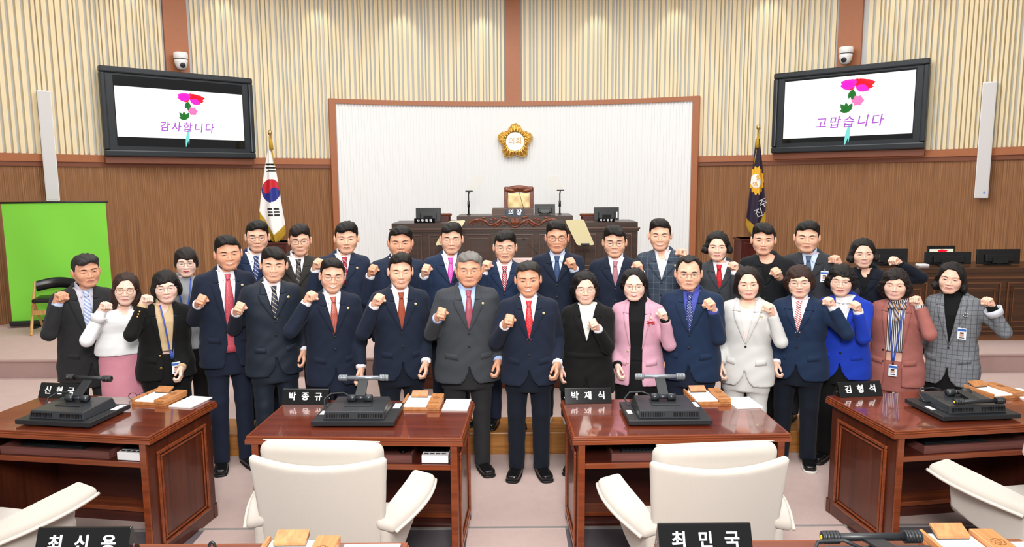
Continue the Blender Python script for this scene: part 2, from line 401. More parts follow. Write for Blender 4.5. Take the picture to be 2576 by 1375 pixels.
def make_desk():
    t = thing('council_desk', 'x', 'desk')
    m = MB(); w2, d2 = DW/2, DD/2
    for ins, z0, z1 in ((.0, .768, .792), (.006, .792, .797), (.002, .797, .803), (.009, .803, .808), (.006, .808, .815)):
        m.box(-w2+ins, w2-ins, -d2+ins, d2-ins, z0, z1)
    m.build('desktop', [M_MAHE], t, bevel=.002)
    bx('writing_surface', M_MAHT, t, -w2+.018, w2-.018, -d2+.018, d2-.018, .810, .8158)
    for sx in (-1, 1):
        xo = sx*(w2-.035); xi = sx*(w2-.075)
        p = bx('side_panel', M_MAH, t, min(xo, xi), max(xo, xi), -d2+.02, d2-.03, 0, .768, bevel=.003)
        # raised frame on the outer face: built facing -y then turned
        for (a, b, c, e, w_, dd) in ((-.26, .25, .09, .69, .022, .014), (-.225, .215, .125, .655, .012, .010)):
            q = moulding(a, b, c, e, 0, w_, dd, p, M_MAHE)
            q.data.transform((TR(xo, 0, 0) @ RZ(PI/2 if sx > 0 else -PI/2)) @ (Matrix.Diagonal((1, 1, 1, 1)) if sx > 0 else Matrix.Diagonal((-1, 1, 1, 1))))
            if sx < 0: q.data.flip_normals()
        bx('front_post', M_MAHE, t, min(xo, xi)-(.0), max(xo, xi), -d2+.008, -d2+.02, 0, .768, bevel=.002)
        bx('plinth', M_MAH, t, min(xo, xi)-.004, max(xo, xi)+.004, d2-.06, d2-.018, 0, .10, bevel=.003)
    bx('back_panel', M_MAHD, t, -w2+.075, w2-.075, d2-.06, d2-.035, .02, .768)
    bx('keyboard_shelf', M_MAHD, t, -w2+.075, w2-.075, -d2+.03, d2-.06, .628, .648)
    bx('shelf_edge', M_MAHE, t, -w2+.075, w2-.075, -d2+.018, -d2+.03, .618, .650, bevel=.003)
    bx('foot_rail', M_MAHE, t, -w2+.075, w2-.075, d2-.20, d2-.06, .085, .115, bevel=.003)
    bx('kick_board', M_MAHD, t, -w2+.075, w2-.075, d2-.17, d2-.15, 0.0, .085)
    tr_ = MB(); x0, x1 = -.40, .33
    tr_.box(x0, x1, -d2+.05, d2-.18, .649, .660).box(x0, x1, -d2+.05, -d2+.065, .660, .695).box(x0, x0+.012, -d2+.065, d2-.18, .66, .695).box(x1-.012, x1, -d2+.065, d2-.18, .66, .695)
    tr_.build('keyboard_tray', M_TRAY, t)
    return t
DESKS = [((-2.68, 4.43, 0), -8.4, 'mahogany council desk at the far left, beside the cream armchair cut off by the frame'),
         ((-.905, 4.315, 0), -2.5, 'mahogany council desk left of the centre aisle, behind the left full cream chair'),
         ((.965, 4.315, 0), 1.6, 'mahogany council desk right of the centre aisle, behind the right full cream chair'),
         ((2.80, 4.44, 0), 7.5, 'mahogany council desk at the far right with its panelled left side showing'),
         ((-.995, 1.985, .22), 0, 'nearest mahogany desk at the bottom left, cut off by the lower edge'),
         ((1.12, 1.985, .22), 0, 'nearest mahogany desk at the bottom right, cut off by the lower edge')]
desk0 = make_desk(); DK = []
for i, (loc, rz, lab) in enumerate(DESKS):
    d = desk0 if i == 0 else copy_tree(desk0)
    d.location = loc; d.rotation_euler = (0, 0, math.radians(rz)); tag(d, lab, 'desk', 'council desks'); DK.append(d)
def on_desk(i, x, y, z=.8158):
    loc, rz, _ = DESKS[i]; return TR(*loc) @ RZ(math.radians(rz)) @ Vector((x, y, z))
def desk_px(i, px, py, z=.8158):
    """local desk coordinates of a photo pixel on the desk top"""
    loc, rz, _ = DESKS[i]; p = atz(px, py, z+loc[2]); q = (TR(*loc) @ RZ(math.radians(rz))).inverted() @ p; return q.x, q.y
WHERE = ['far-left desk', 'desk left of the aisle', 'desk right of the aisle', 'far-right desk', 'nearest desk at bottom left', 'nearest desk at bottom right']
# ---- name plates
def name_plate(i, px, py, s, w_=.31, h=.095, rz=0):
    x, y = desk_px(i, px, py)
    t = thing('name_plate', 'black name plate with white lettering on the ' + WHERE[i], 'name plate', on_desk(i, x, y), math.radians(DESKS[i][1]+rz), 'desk name plates')
    m = MB(); hw = w_/2
    m.add([(-hw, -.045, 0), (hw, -.045, 0), (hw, .045, 0), (-hw, .045, 0), (-hw, -.004, h), (hw, -.004, h), (hw, .008, h), (-hw, .008, h)],
          [(3, 2, 1, 0), (4, 5, 6, 7), (0, 1, 5, 4), (1, 2, 6, 5), (2, 3, 7, 6), (3, 0, 4, 7)])
    m.build('plate_body', M_BLKG, t, bevel=.002)
    ti = math.atan2(.041, h)
    letters(t, s.split(), .056, .088, M_LET, TR(0, -.0262, h*.5) @ RX(PI/2-ti), .0012, .0012)
    for sx in (-1, 1):
        MB().lathe([(.006, 0), (.006, .003)], 12, TR(sx*hw, 0, .03) @ RY(sx*PI/2)).build('sensor_dot', M_CHR, t)
    return t
name_plate(0, 158, 997, '신 현 국')
name_plate(1, 772, 1012, '박 종 규')
name_plate(2, 1478, 1010, '박 재 식')
name_plate(3, 2158, 993, '김 형 석')
for i, x0, s in ((4, -.44, '최 신 용'), (5, -.482, '최 민 국')):
    x, y = x0, .285; q = DESKS[i]
    name_plate(i, 0, 0, s).location = on_desk(i, x, y)
# ---- folded monitors with handle bars
def monitor(i, x, y, rz, up, label, bar='grey'):
    t = thing('folding_monitor', label, 'monitor', on_desk(i, x, y), math.radians(DESKS[i][1]+rz), 'folded desk monitors')
    bx('screen_slab', M_BLK, t, -.25, .25, -.19, .18, .012, .040, bevel=.003)
    for sx, sy in ((-1, -1), (1, -1), (-1, 1), (1, 1)): bx('rubber_foot', M_BLK, t, sx*.2-.012, sx*.2+.012, sy*.14-.012, sy*.14+.012, 0, .012)
    h = MB(); h.add([(-.185, -.155, .04), (.185, -.155, .04), (.185, .14, .04), (-.185, .14, .04), (-.178, -.145, .088), (.178, -.145, .088), (.165, .13, .098), (-.165, .13, .098)],
        [(3, 2, 1, 0), (4, 5, 6, 7), (0, 1, 5, 4), (1, 2, 6, 5), (2, 3, 7, 6), (3, 0, 4, 7)])
    hs = h.build('housing', M_BLK2, t, bevel=.004)
    v = MB()
    for k in range(34):
        if 14 <= k <= 18: continue
        xx = -.168+k*.0102; v.box(xx, xx+.004, -.1535, -.1475, .05, .076)
    v.build('vent_slots', M_BLKG, hs)['kind'] = 'stuff'
    bx('mount_plate', M_BLK, t, -.085, .085, -.06, .06, .091, .097, bevel=.002)
    hg = MB(); hg.tube([(-.075, .03, .118), (-.028, .03, .118)], .022, 14).tube([(.028, .03, .118), (.075, .03, .118)], .022, 14).tube([(-.028, .03, .118), (.028, .03, .118)], .014, 12)
    hg.build('hinge', M_BLK2, t, True)
    if up == 2: a0, a1 = Vector((0, .03, .120)), Vector((0, .17, .092))
    elif up: a0, a1 = Vector((0, .03, .125)), Vector((0, .14, .205))
    else: a0, a1 = Vector((0, .0, .128)), Vector((0, -.155, .105))
    d = a1-a0; ln = d.length; ang = math.atan2(d.z, d.y if up else d.y)
    ar = MB(); n_ = Vector((0, -d.z, d.y)).normalized()*.011
    if n_.z < 0: n_ = -n_
    w0 = .032
    ar.add([(-w0, a0.y, a0.z), (w0, a0.y, a0.z), (w0, a1.y, a1.z), (-w0, a1.y, a1.z)]+[(sx*w0, (a.y+n_.y), a.z+n_.z) for a, sx in ((a0, -1), (a0, 1), (a1, 1), (a1, -1))],
           [(3, 2, 1, 0), (4, 5, 6, 7), (0, 1, 5, 4), (1, 2, 6, 5), (2, 3, 7, 6), (3, 0, 4, 7)])
    ar.build('arm', M_BLK, t, bevel=.002)
    mb_ = M_GREYB if bar == 'grey' else M_BLK
    by, bz = a1.y, a1.z+.012
    b = MB().tube([(-.15, by, bz), (.15, by, bz)], .013, 16).build('handle_bar', mb_, t, True)
    for sx in (-1, 1):
        g = MB(); prof = []
        for k in range(5): prof += [(.0205, k*.01), (.0205, k*.01+.007), (.018, k*.01+.0075), (.018, k*.01+.0098)]
        g.lathe([(.014, 0)]+prof+[(.019, .052), (.012, .054)], 18, TR(sx*.105, by, bz) @ RY(sx*PI/2)); g.build('grip', mb_, b, True)
        if not up or i == 5: MB().lathe([(.007, 0), (.007, .002)], 12, TR(sx*.159, by, bz) @ RY(sx*PI/2)).build('yellow_sticker', M_YEL, b)
    cb = MB().tube([(-.187, .02, .06), (-.225, .03, .07), (-.235, .06, .10), (-.20, .10, .125), (-.12, .10, .13), (-.075, .06, .12)], .006, 8); cb.build('cable', M_BLK, t, True)
    bx('label_sticker', M_WHT, t, -.235, -.205, -.06, .01, .0405, .0412); bx('label_sticker', M_WHT, t, .195, .24, .06, .16, .0405, .0412)
    return t
x, y = desk_px(0, 190, 1050); monitor(0, x, y, 0, True, 'black monitor folded face-down with raised handle, far-left desk', 'black')
x, y = desk_px(1, 905, 1050); monitor(1, x, y, 1.5, True, 'black monitor folded face-down with grey handle, desk left of the aisle')
x, y = desk_px(2, 1670, 1047); monitor(2, x, y, -1.5, True, 'black monitor folded face-down with grey handle, desk right of the aisle')
x, y = desk_px(3, 2415, 1035); monitor(3, x, y, -3, False, 'black monitor with its handle folded down and yellow dot, far-right desk', 'black')
monitor(5, .02, .0, 0, 2, 'black ribbed handle of the folded monitor on the nearest right desk', 'black')
monitor(4, -.12, -.10, 0, False, 'folded monitor on the nearest left desk, only its cable loop showing', 'black')
# ---- wooden document trays, plaques and papers
def emblem_print(parent, x, y, z, s, mat):
    m = MB()
    for k in range(5):
        a = PI/2+k*2*PI/5; m.tube([(x+s*math.cos(a+u*.55)*(1 if abs(u) < .9 else .72), y+s*math.sin(a+u*.55)*(1 if abs(u) < .9 else .72), z) for u in (-1, -.6, 0, .6, 1)], .0012, 4)
    m.tube([(x+.45*s*math.cos(k*PI/6), y+.45*s*math.sin(k*PI/6), z) for k in range(12)], .001, 4, closed=True)
    return m.build('emblem_print', mat, parent)
def doc_tray(i, x, y, rz=0):
    R_ = math.radians(DESKS[i][1]+rz)
    t = thing('document_tray', 'light wooden document tray with printed plaque on the ' + WHERE[i], 'document tray', on_desk(i, x, y), R_, 'document trays')
    bx('tray_base', M_OAK, t, -.125, .125, -.115, .115, 0, .014, bevel=.002)
    bx('side_rail', M_OAK, t, -.125, -.112, -.115, .125, .014, .04, bevel=.003)
    bx('front_rail', M_OAK, t, -.112, .04, -.115, -.108, .014, .02)
    p = bx('plaque', M_OAK, t, .045, .125, -.12, .125, .014, .042, bevel=.004)
    emblem_print(p, .085, .03, .0425, .022, M_INK)
    bx('plaque_line', M_INK, p, .055, .115, -.075, -.070, .042, .0424); bx('plaque_line', M_INK, p, .065, .105, -.09, -.085, .042, .0424)
    T = TR(-.035, .105, .03) @ RX(.35)
    bx('clip_block', M_OAK, t, -.055, .055, -.03, .03, .012, .024, bevel=.002, T=T)
    bx('clip_felt', M_BLK, t, -.054, .054, -.029, .029, .006, .012, T=T)
    q = tag(bx('paper_pad', M_PAPER, None, -.108, .04, -.105, .118, 0, .012), 'white paper pad lying in the wooden tray of the ' + WHERE[i], 'paper', 'paper pads in trays')
    q.location = on_desk(i, x, y, .8158+.0142); q.rotation_euler = (0, 0, R_)
    return t
def papers(i, x, y, rz=0, w_=.165, d=.225):
    q = MB()
    for k in range(3): q.box(-w_/2+k*.002, w_/2+k*.002, -d/2-k*.001, d/2-k*.001, k*.003, k*.003+.0028)
    o = tag(q.build('paper_sheets', M_PAPER, None), 'loose white sheets lying right of the tray on the ' + WHERE[i], 'paper', 'loose sheets on desks')
    o.location = on_desk(i, x, y, .8165); o.rotation_euler = (0, 0, math.radians(DESKS[i][1]+rz)); return o
for i, a, b, r1, r2 in ((0, (402, 1006), (480, 1012), -2, -4), (1, (1064, 1018), (1148, 1019), 0, 0), (2, (1778, 1004), (1868, 1014), 1, 3), (3, (2500, 990), (2572, 992), 4, 3)):
    x, y = desk_px(i, *a); doc_tray(i, x, y, r1); x, y = desk_px(i, *b); papers(i, x, y, r2)
doc_tray(4, .28, .20); papers(4, .51, .19, 0, .19, .27); doc_tray(5, .40, .22); papers(5, .60, .20, 0)
# ---- keyboards, mouse, white switch boxes, cables under the desk tops
def keyboard(i):
    t = thing('keyboard', 'black keyboard on the pull-out tray of the ' + WHERE[i], 'keyboard', on_desk(i, -.12, -.16, .6602), math.radians(DESKS[i][1]), 'keyboards under desk tops')
    bx('case', M_BLK, t, -.21, .21, -.07, .07, 0, .016, bevel=.003)
    m = MB()
    for r in range(5):
        for c in range(17): m.box(-.20+c*.0236, -.20+c*.0236+.019, -.058+r*.0235, -.058+r*.0235+.019, .016, .021)
    m.build('keys', M_BLK2, t)['kind'] = 'stuff'
for i in range(4): keyboard(i)
t = thing('computer_mouse', 'black computer mouse on the tray of the desk left of the aisle', 'mouse', on_desk(1, .25, -.14, .6602), 0)
sdf_obj('mouse_body', lambda p: np.maximum(ell(p, (0, 0, 0), (.03, .055, .034)), -p[2]), (-.04, -.065, -.01), (.04, .065, .045), .004, M_BLKG, t)
bx('scroll_wheel', M_BLK2, t, -.004, .004, .02, .035, .028, .034)
def switch_box(i, x):
    t = thing('switch_box', 'white four-slot switch box under the top of the ' + WHERE[i], 'switch box', on_desk(i, x, -.245, .6502), math.radians(DESKS[i][1]), 'white switch boxes')
    bx('case', M_WHT, t, -.078, .078, -.07, .06, 0, .048, bevel=.003)
    for k in range(4): bx('slot', M_BLK2, t, -.066+k*.034, -.066+k*.034+.026, -.05, -.035, .048, .0495)
    bx('black_lid', M_BLKG, t, -.075, .075, -.02, .05, .0485, .056)
switch_box(0, .465); switch_box(1, .465)
def cable(i, pts, label):
    o = MB().tube([on_desk(i, *p) for p in pts], .005, 8).build('cable', M_CABLE, None, True); tag(o, label, 'cable')
cable(0, [(.3, .2, .625), (.305, .2, .5), (.30, .19, .35), (.31, .2, .2), (.325, .19, .135), (.35, .19, .13)], 'pale cable hanging inside the far-left desk')
cable(3, [(-.33, .2, .625), (-.335, .2, .45), (-.345, .19, .25), (-.335, .19, .15), (-.30, .19, .13)], 'pale cable hanging inside the far-right desk')
a_ = on_desk(4, -.03, .31); tag(MB().tube([a_+Vector((.012*math.cos(t_*PI/8)-.0, 0, .030*math.sin(t_*PI/8)-.004)) for t_ in range(-1, 10)], .005, 8).build('cable_loop', M_BLK, None, True), 'dark cable loop standing up on the nearest left desk', 'cable')
# ---- eyeglasses left on the far-left desk
x, y = desk_px(0, 348, 1003)
t = thing('eyeglasses', 'thin-rimmed eyeglasses lying open on the far-left desk', 'eyeglasses', on_desk(0, x, y, .8158), math.radians(12))
M_RIM = pm('rim_dark', '#3a3034', .3, .6)
k_ = NT('lens_glass'); k_.b.inputs['Base Color'].default_value = (.9, .92, .95, 1); k_.b.inputs['Roughness'].default_value = .03; k_.b.inputs['Alpha'].default_value = .05; MATS['lens'] = k_.m
m = MB()
for sx in (-1, 1): m.tube([(sx*.034+.026*math.cos(a*PI/8), 0, .024+.021*math.sin(a*PI/8)) for a in range(16)], .0016, 6, closed=True)
m.tube([(-.009, 0, .03), (0, -.003, .033), (.009, 0, .03)], .0015, 6)
for sx in (-1, 1): m.tube([(sx*.06, 0, .03), (sx*.063, .05, .025), (sx*.063, .11, .016), (sx*.06, .135, .002)], .0014, 6)
m.build('frame', M_RIM, t, True)
for sx in (-1, 1): mobj('lens', [(sx*.034+.026*math.cos(a*PI/8), 0, .024+.021*math.sin(a*PI/8)) for a in range(16)], [tuple(range(16))], MATS['lens'], t)
# ------------------------------------------------------------------ cream armchairs
M_CREAM = pm('cream_wool', '#c2bab0', .92, nscale=160, namt=.07, bump=.35, bscale=700, stretch=(1, 1, 2.4), spec=.15, sheen=.3)
M_CREAM2 = pm('cream_leather', '#cbc2b5', .55, nscale=30, namt=.03, bump=.05)
def armchair(label, loc, rz):
    t = thing('armchair', label, 'chair', loc, math.radians(rz), 'cream council armchairs')
    def back(p):
        yb = p[1]+.26-.5*p[0]**2*1.0+.13*(p[2]-.45)
        wd = .285+.045*np.clip((p[2]-.4)/.6, 0, 1)
        return rbox((p[0]/wd*.3, yb, p[2]-(.32*p[0]**2)), (0, 0, .675), (.3, .030, .285), .022)
    sdf_obj('backrest', back, (-.40, -.5, .36), (.40, -.12, 1.05), .0125, M_CREAM, t)
    def pillow(p):
        yb = p[1]+.245-.5*p[0]**2+.13*(p[2]-.45)
        return rbox((p[0], yb, p[2]+.22*p[0]**2), (0, .062, .975), (.298, .052, .085), .048)
    hr = sdf_obj('headrest_cushion', pillow, (-.38, -.5, .84), (.38, -.1, 1.12), .0125, M_CREAM, t)
    MB().tube([(x_/20*.285, -.245+.5*(x_/20*.285)**2-.13*.535+.06, .975-.22*(x_/20*.285)**2+.086) for x_ in range(-20, 21)], .003, 6).build('piping', M_CREAM2, hr, True)
    sdf_obj('seat_cushion', lambda p: rbox(p, (0, .03, .44), (.265, .29, .07), .055), (-.3, -.3, .34), (.3, .36, .54), .0125, M_CREAM, t)
    for s in (-1, 1):
        def arm(p, s=s):
            # pad widening to the front and leaning outwards
            v = np.clip((p[1]+.27)/.52, 0, 1); cx = .315+.085*np.sin(v*1.7); cz = .655+.03*v
            return rbox((p[0]*s-cx, p[1], p[2]-cz+.25*(p[0]*s-cx)), (0, -.02, 0), (.05+.022*np.sin(v*2.6), .27, .028), .026)
        ap = sdf_obj('armrest', arm, (-.50 if s < 0 else .22, -.32, .58), (-.22 if s < 0 else .50, .3, .76), .010, M_CREAM, t)
        pts = []
        for k in range(25):
            v = k/24; y_ = -.285+.53*v; cx = .315+.085*math.sin(v*1.7)+(.05+.022*math.sin(v*2.6)); pts.append((s*(cx+.002), y_, .655+.03*v-.022))
        MB().tube(pts, .009, 8).build('armrest_piping', M_CREAM2, ap, True)
        def side(p, s=s):
            v = np.clip((p[1]+.27)/.52, 0, 1); cx = .305+.05*np.sin(v*1.7)*np.clip((p[2]-.35)/.3, 0, 1)
            zlo = .36+.12*v
            return np.maximum(rbox((p[0]*s-cx, p[1], p[2]), (0, -.04, .50), (.028, .235, .15), .024), zlo-p[2])
        sdf_obj('side_panel', side, (-.42 if s < 0 else .24, -.3, .33), (-.24 if s < 0 else .42, .22, .67), .0125, M_CREAM, t)
    MB().lathe([(.06, .10), (.05, .12), (.03, .13), (.03, .37), (.09, .375)], 16).build('gas_column', M_BLK, t, True)
    for k in range(5):
        a = k*2*PI/5+.3; c_, s_ = math.cos(a), math.sin(a)
        MB().tube([(.03*c_, .03*s_, .11), (.17*c_, .17*s_, .09), (.29*c_, .29*s_, .07)], [.028, .024, .018], 8).build('base_leg', M_BLK, t, True)
        MB().lathe([(.02, -.012), (.026, -.008), (.026, .008), (.02, .012)], 12, TR(.29*c_, .29*s_, .027) @ RZ(a) @ RX(PI/2)).build('caster', M_BLK2, t, True)
    return t
armchair('cream fabric armchair seen from behind at the desk left of the aisle', (-.90, 3.50, .005), -4)
armchair('cream fabric armchair seen from behind at the desk right of the aisle', (.93, 3.44, .005), 5)
armchair('cream armchair at the lower left, mostly cut off, one armrest showing', (-2.67, 3.42, .005), -12)
armchair('cream armchair at the right edge, one armrest and side showing', (2.80, 3.64, .005), 9)
# ------------------------------------------------------------------ rostrum
M_ROS = wood('rostrum_wood', '#33241d', '#46332a', 'X', 1.2, .35)
M_ROSL = pm('rostrum_moulding', '#5a4338', .25, nscale=20)
M_CARV = wood('carved_wood', '#5e2a15', '#7d3d20', 'X', 3., .25)
RY0 = 10.3
def rx(px, y=RY0): return aty(px, 600, y).x
def rz_(py, y=RY0, px=1294): return aty(px, py, y).z
xa, xb, xc, xd = rx(986), rx(1150), rx(1441), rx(1604)
zw, zc, zm = rz_(560), rz_(543), rz_(575)
t = thing('rostrum', 'dark wooden rostrum with carved ornament below the gold emblem', 'rostrum', (0, RY0, B_))
def L(z): return z-B_
strut(bx('floor_rostrum_platform', M_ROS, None, xa-.4, xd+.4, RY0-.3, RY0+2.0, B_, B_+.5))
bx('wing_body', M_ROS, t, xa, xb, 0, .75, .5, L(zw)); bx('wing_body', M_ROS, t, xc, xd, 0, .75, .5, L(zw)); bx('center_body', M_ROS, t, xb, xc, -.006, .8, .5, L(zc))
bx('cornice', M_ROSL, t, xa-.03, xd+.03, -.035, .0, L(zm)-.012, L(zm)+.012, bevel=.006)
bx('cornice_step', M_ROS, t, xa-.015, xd+.015, -.02, .0, L(zm)-.04, L(zm)-.012)  # stepped strip under the cornice, same wood as the body
pxs = [(1002, 1062), (1078, 1150), (1171, 1235), (1252, 1342), (1356, 1418), (1432, 1500), (1516, 1590)]
for a, b in pxs:
    p = bx('panel', M_ROS, t, rx(a), rx(b), -.012, -.006, .62, L(rz_(590)))
    moulding(rx(a), rx(b), .60, L(rz_(588)), -.006, .022, .02, p, M_ROSL); moulding(rx(a)+.06, rx(b)-.06, .66, L(rz_(598)), -.012, .012, .012, p, M_ROSL)
# carved acanthus ornament: scrolls and a central shell
cz = L(rz_(558)); orn = MB(); cx0 = (xb+xc)/2
def scroll(x, z, r, turns, s, flip=1):
    pts = [];
    for k in range(22):
        a = k/21*turns*2*PI; rr = r*(1-.8*k/21); pts.append((cx0+s*(x+rr*math.cos(a)), -.02, z+flip*rr*math.sin(a)))
    orn.tube(pts, [.013*(1-.5*k/21) for k in range(22)], 6)
def leaf(x0, z0, x1, z1, b, s, r=.014):
    pts = []
    for k in range(9):
        u = k/8; pts.append((cx0+s*(x0+(x1-x0)*u), -.018, z0+(z1-z0)*u+b*math.sin(u*PI)))
    orn.tube(pts, [r*(.35+1.1*math.sin(PI*min(1, .15+u_/8*.85))) for u_ in range(9)], 6)
for s in (-1, 1):
    scroll(.16, cz-.02, .045, 1.3, s); scroll(.34, cz+.01, .055, 1.4, s, -1); scroll(.50, cz-.005, .05, 1.3, s); scroll(.62, cz+.0, .035, 1.2, s, -1)
    leaf(.05, cz-.05, .24, cz+.03, .03, s); leaf(.2, cz+.045, .36, cz-.05, -.02, s); leaf(.22, cz-.02, .30, cz-.07, .0, s); leaf(.36, cz-.045, .52, cz+.05, .02, s)
    leaf(.5, cz+.04, .66, cz-.02, .02, s); leaf(.42, cz+.06, .5, cz+.02, .02, s, .011); leaf(.1, cz+.05, .2, cz+.06, .02, s, .011); leaf(.26, cz+.03, .33, cz+.07, 0, s, .01)
for k in range(7):
    a = -.9+k*.3; leaf(.0+.015*math.sin(a), cz-.045, .085*math.sin(a), cz+.015+.05*math.cos(a), 0, 1, .013)
orn.tube([(cx0-.06, -.02, cz-.055), (cx0, -.025, cz-.075), (cx0+.06, -.02, cz-.055)], .012, 6)
orn.build('carved_ornament', M_CARV, t, True)
# chairman's desk box and name sign
yb_ = RY0+.15
x0, x1 = rx(1238, yb_), rx(1342, yb_); z1 = aty(1290, 525, yb_).z
bt = thing('desk_box', 'small dark wooden riser in front of the high-backed chair', 'desk box', ((x0+x1)/2, yb_, zc)); hw = (x1-x0)/2; hh = z1-zc
bx('case', M_ROSL, bt, -hw, hw, 0, .12, 0, hh, bevel=.003); bx('back_lip', M_ROS, bt, -hw+.01, hw-.01, .11, .12, hh, hh+.015)
M_NAVY = pm('navy_sign', '#27364a', .3)
nt_ = thing('name_plate', 'navy sign with two white letters in front of the high-backed chair', 'name plate', (rx(1296, RY0+.08), RY0+.08, zc))
bx('plate_body', M_NAVY, nt_, -.135, .135, -.02, .03, 0, hh*.95, bevel=.003); letters(nt_, '의장', .088, .115, M_LET, TR(0, -.021, hh*.48) @ FACE, .002, .003)
def plate(px0, px1, py0, y, s, z, label):
    a, b = aty(px0, py0, y), aty(px1, py0, y); h = a.z-z; w_ = b.x-a.x
    q = thing('name_plate', label, 'name plate', ((a.x+b.x)/2, y, z), 0, 'rostrum name plates')
    bx('plate_body', M_BLKG, q, -w_/2, w_/2, -.015, .015, 0, h, bevel=.002); letters(q, s.split(), h*.66, w_*.8/len(s.split()), M_LET, TR(0, -.0155, h*.5) @ FACE, .001, .001); return q
plate(1042, 1094, 549, RY0+.07, '사 무 국 장', zw, 'black four-letter name plate on the left wing of the rostrum')
plate(1503, 1546, 549, RY0+.07, '의 사 팀 장', zw, 'black four-letter name plate on the right wing of the rostrum')
# ---- monitors seen from behind
M_MON = pm('monitor_black', '#131416', .35, namt=.15, nscale=120)
def back_monitor(px0, px1, py0, y, z, label, tilt=.12, sticker=False, rz=0, logo=None):
    a, b = aty(px0, py0, y), aty(px1, py0, y); h = a.z-z; w_ = (b.x-a.x)/math.cos(rz)
    q = thing('desktop_monitor', label, 'monitor', ((a.x+b.x)/2, y+.02, z), rz, 'monitors seen from behind'); T = TR(0, 0, .012) @ RX(-tilt)
    bx('rear_shell', M_MON, q, -w_/2, w_/2, 0, .025, 0, (h-.012)/math.cos(tilt), bevel=.004, T=T)
    bx('rear_bulge', M_MON, q, -w_*.33, w_*.33, -.025, 0, h*.12, h*.62, bevel=.01, T=T); bx('cable_hatch', M_BLKG, q, -w_*.18, w_*.18, -.03, -.024, h*.08, h*.4, T=T)
    bx('stand_neck', M_MON, q, -.03, .03, -.01, .03, .01, .2*h+.05); bx('stand_foot', M_MON, q, -w_*.25, w_*.25, -.04, .10, 0, .012, bevel=.003)
    if sticker: bx('label_sticker', M_WHT, q, w_*.40, w_*.44, -.002, .0, h*.2, h*.62, T=T)
    return q
back_monitor(1045, 1108, 523, RY0+.22, zw, 'black monitor on the left wing of the rostrum', .10)
back_monitor(1345, 1397, 513, RY0+.22, zc, 'black tilted monitor right of the high-backed chair', .30)
back_monitor(1495, 1558, 521, RY0+.22, zw, 'black monitor with white sticker on the right wing of the rostrum', .10, True)
# low chairs behind the wings
M_RED = pm('dark_red_leather', '#4c1814', .35)
for px0, px1, lab in ((1106, 1133, 'dark red chair top behind the left wing of the rostrum'), (1462, 1492, 'dark red chair top behind the right wing of the rostrum')):
    y = RY0+.6; a, b = aty(px0-25 if px0 < 1200 else px0, 540, y), aty(px1 if px0 < 1200 else px1+25, 540, y); q = thing('wing_chair', lab, 'chair', ((a.x+b.x)/2, y, B_+.5), 0, 'chairs behind the rostrum wings'); w_ = (b.x-a.x)/2
    bx('backrest', M_RED, q, -w_, w_, .0, .07, .38, a.z-B_-.5, bevel=.03); bx('top_rail', M_CARV, q, -w_-.02, w_+.02, -.01, .08, a.z-B_-.52, a.z-B_-.48, bevel=.015)
    bx('seat', M_RED, q, -w_, w_, -.35, .05, .30, .42, bevel=.04)
    for sx in (-1, 1):
        for sy in (-.3, .03): bx('leg', M_CARV, q, sx*(w_-.03)-.02, sx*(w_-.03)+.02, sy-.02, sy+.02, 0, .31)
# ---- chairman's chair
M_GOLDL = pm('cream_gold_leather', '#eccf96', .42, nscale=18, namt=.12, bump=.15, bscale=30)
y = RY0+.95; a, b = aty(1268, 470, y), aty(1342, 470, y); w2 = (b.x-a.x)/2
t = thing('high_back_chair', 'carved wooden high-backed chair with cream leather behind the rostrum', 'chair', ((a.x+b.x)/2, y, B_+.5)); top = a.z-B_-.5
for sx in (-1, 1): bx('back_post', M_CARV, t, sx*(w2-.03)-.03, sx*(w2-.03)+.03, -.03, .04, .45, top-.02, bevel=.01)
cr = sdf_obj('crest_rail', lambda p: smin(rbox(p, (0, 0, top-.04), (w2, .035, .045), .02), np.minimum(ell(p, (0, -.02, top-.02), (.15, .045, .048)), np.minimum(ell(p, (-.11, -.03, top-.06), (.07, .03, .035)), ell(p, (.11, -.03, top-.06), (.07, .03, .035)))), .02), (-w2-.03, -.1, top-.14), (w2+.03, .07, top+.07), .012, M_CARV, t)
def padf(p):
    u = np.sin(p[0]*34)*np.sin(p[2]*34)*.006
    return rbox(p, (0, -.02, top*.5+.17), (w2-.055, .05, top*.5-.27), .04)+u
sdf_obj('back_cushion', padf, (-w2, -.1, .3), (w2, .06, top), .016, M_GOLDL, t)
sdf_obj('seat_cushion', lambda p: rbox(p, (0, -.3, .42), (w2-.02, .27, .08), .05), (-w2-.02, -.62, .3), (w2+.02, .02, .55), .02, M_GOLDL, t)
for sx in (-1, 1):
    MB().tube([(sx*w2, .0, .66), (sx*w2, -.3, .68), (sx*w2, -.5, .66), (sx*w2, -.5, .40)], .03, 8).build('armrest', M_CARV, t, True)
    for sy in (-.5, .0): bx('leg', M_CARV, t, sx*(w2-.04)-.03, sx*(w2-.04)+.03, sy-.03, sy+.03, 0, .45, bevel=.01)
def gooseneck(px0, py0, px1, py1, y, label, zbase=None):
    a, b = aty(px0, py0, y), aty(px1, py1, y); t = thing('gooseneck_microphone', label, 'microphone', (b.x, b.y, b.z))
    d = a-b; MB().tube([(0, 0, 0), d*.35+Vector((0, 0, .0)), d*.7, d*.93], .004, 6).build('stem', M_BLK, t, True)
    MB().tube([d*.93, d*1.0], .010, 8).build('capsule', M_BLK, t, True); MB().lathe([(.03, -.02), (.03, 0), (.01, .01)], 12).build('base', M_BLK, t, True)
gooseneck(1303, 472, 1318, 527, yb_+.06, 'thin gooseneck microphone in front of the high-backed chair')
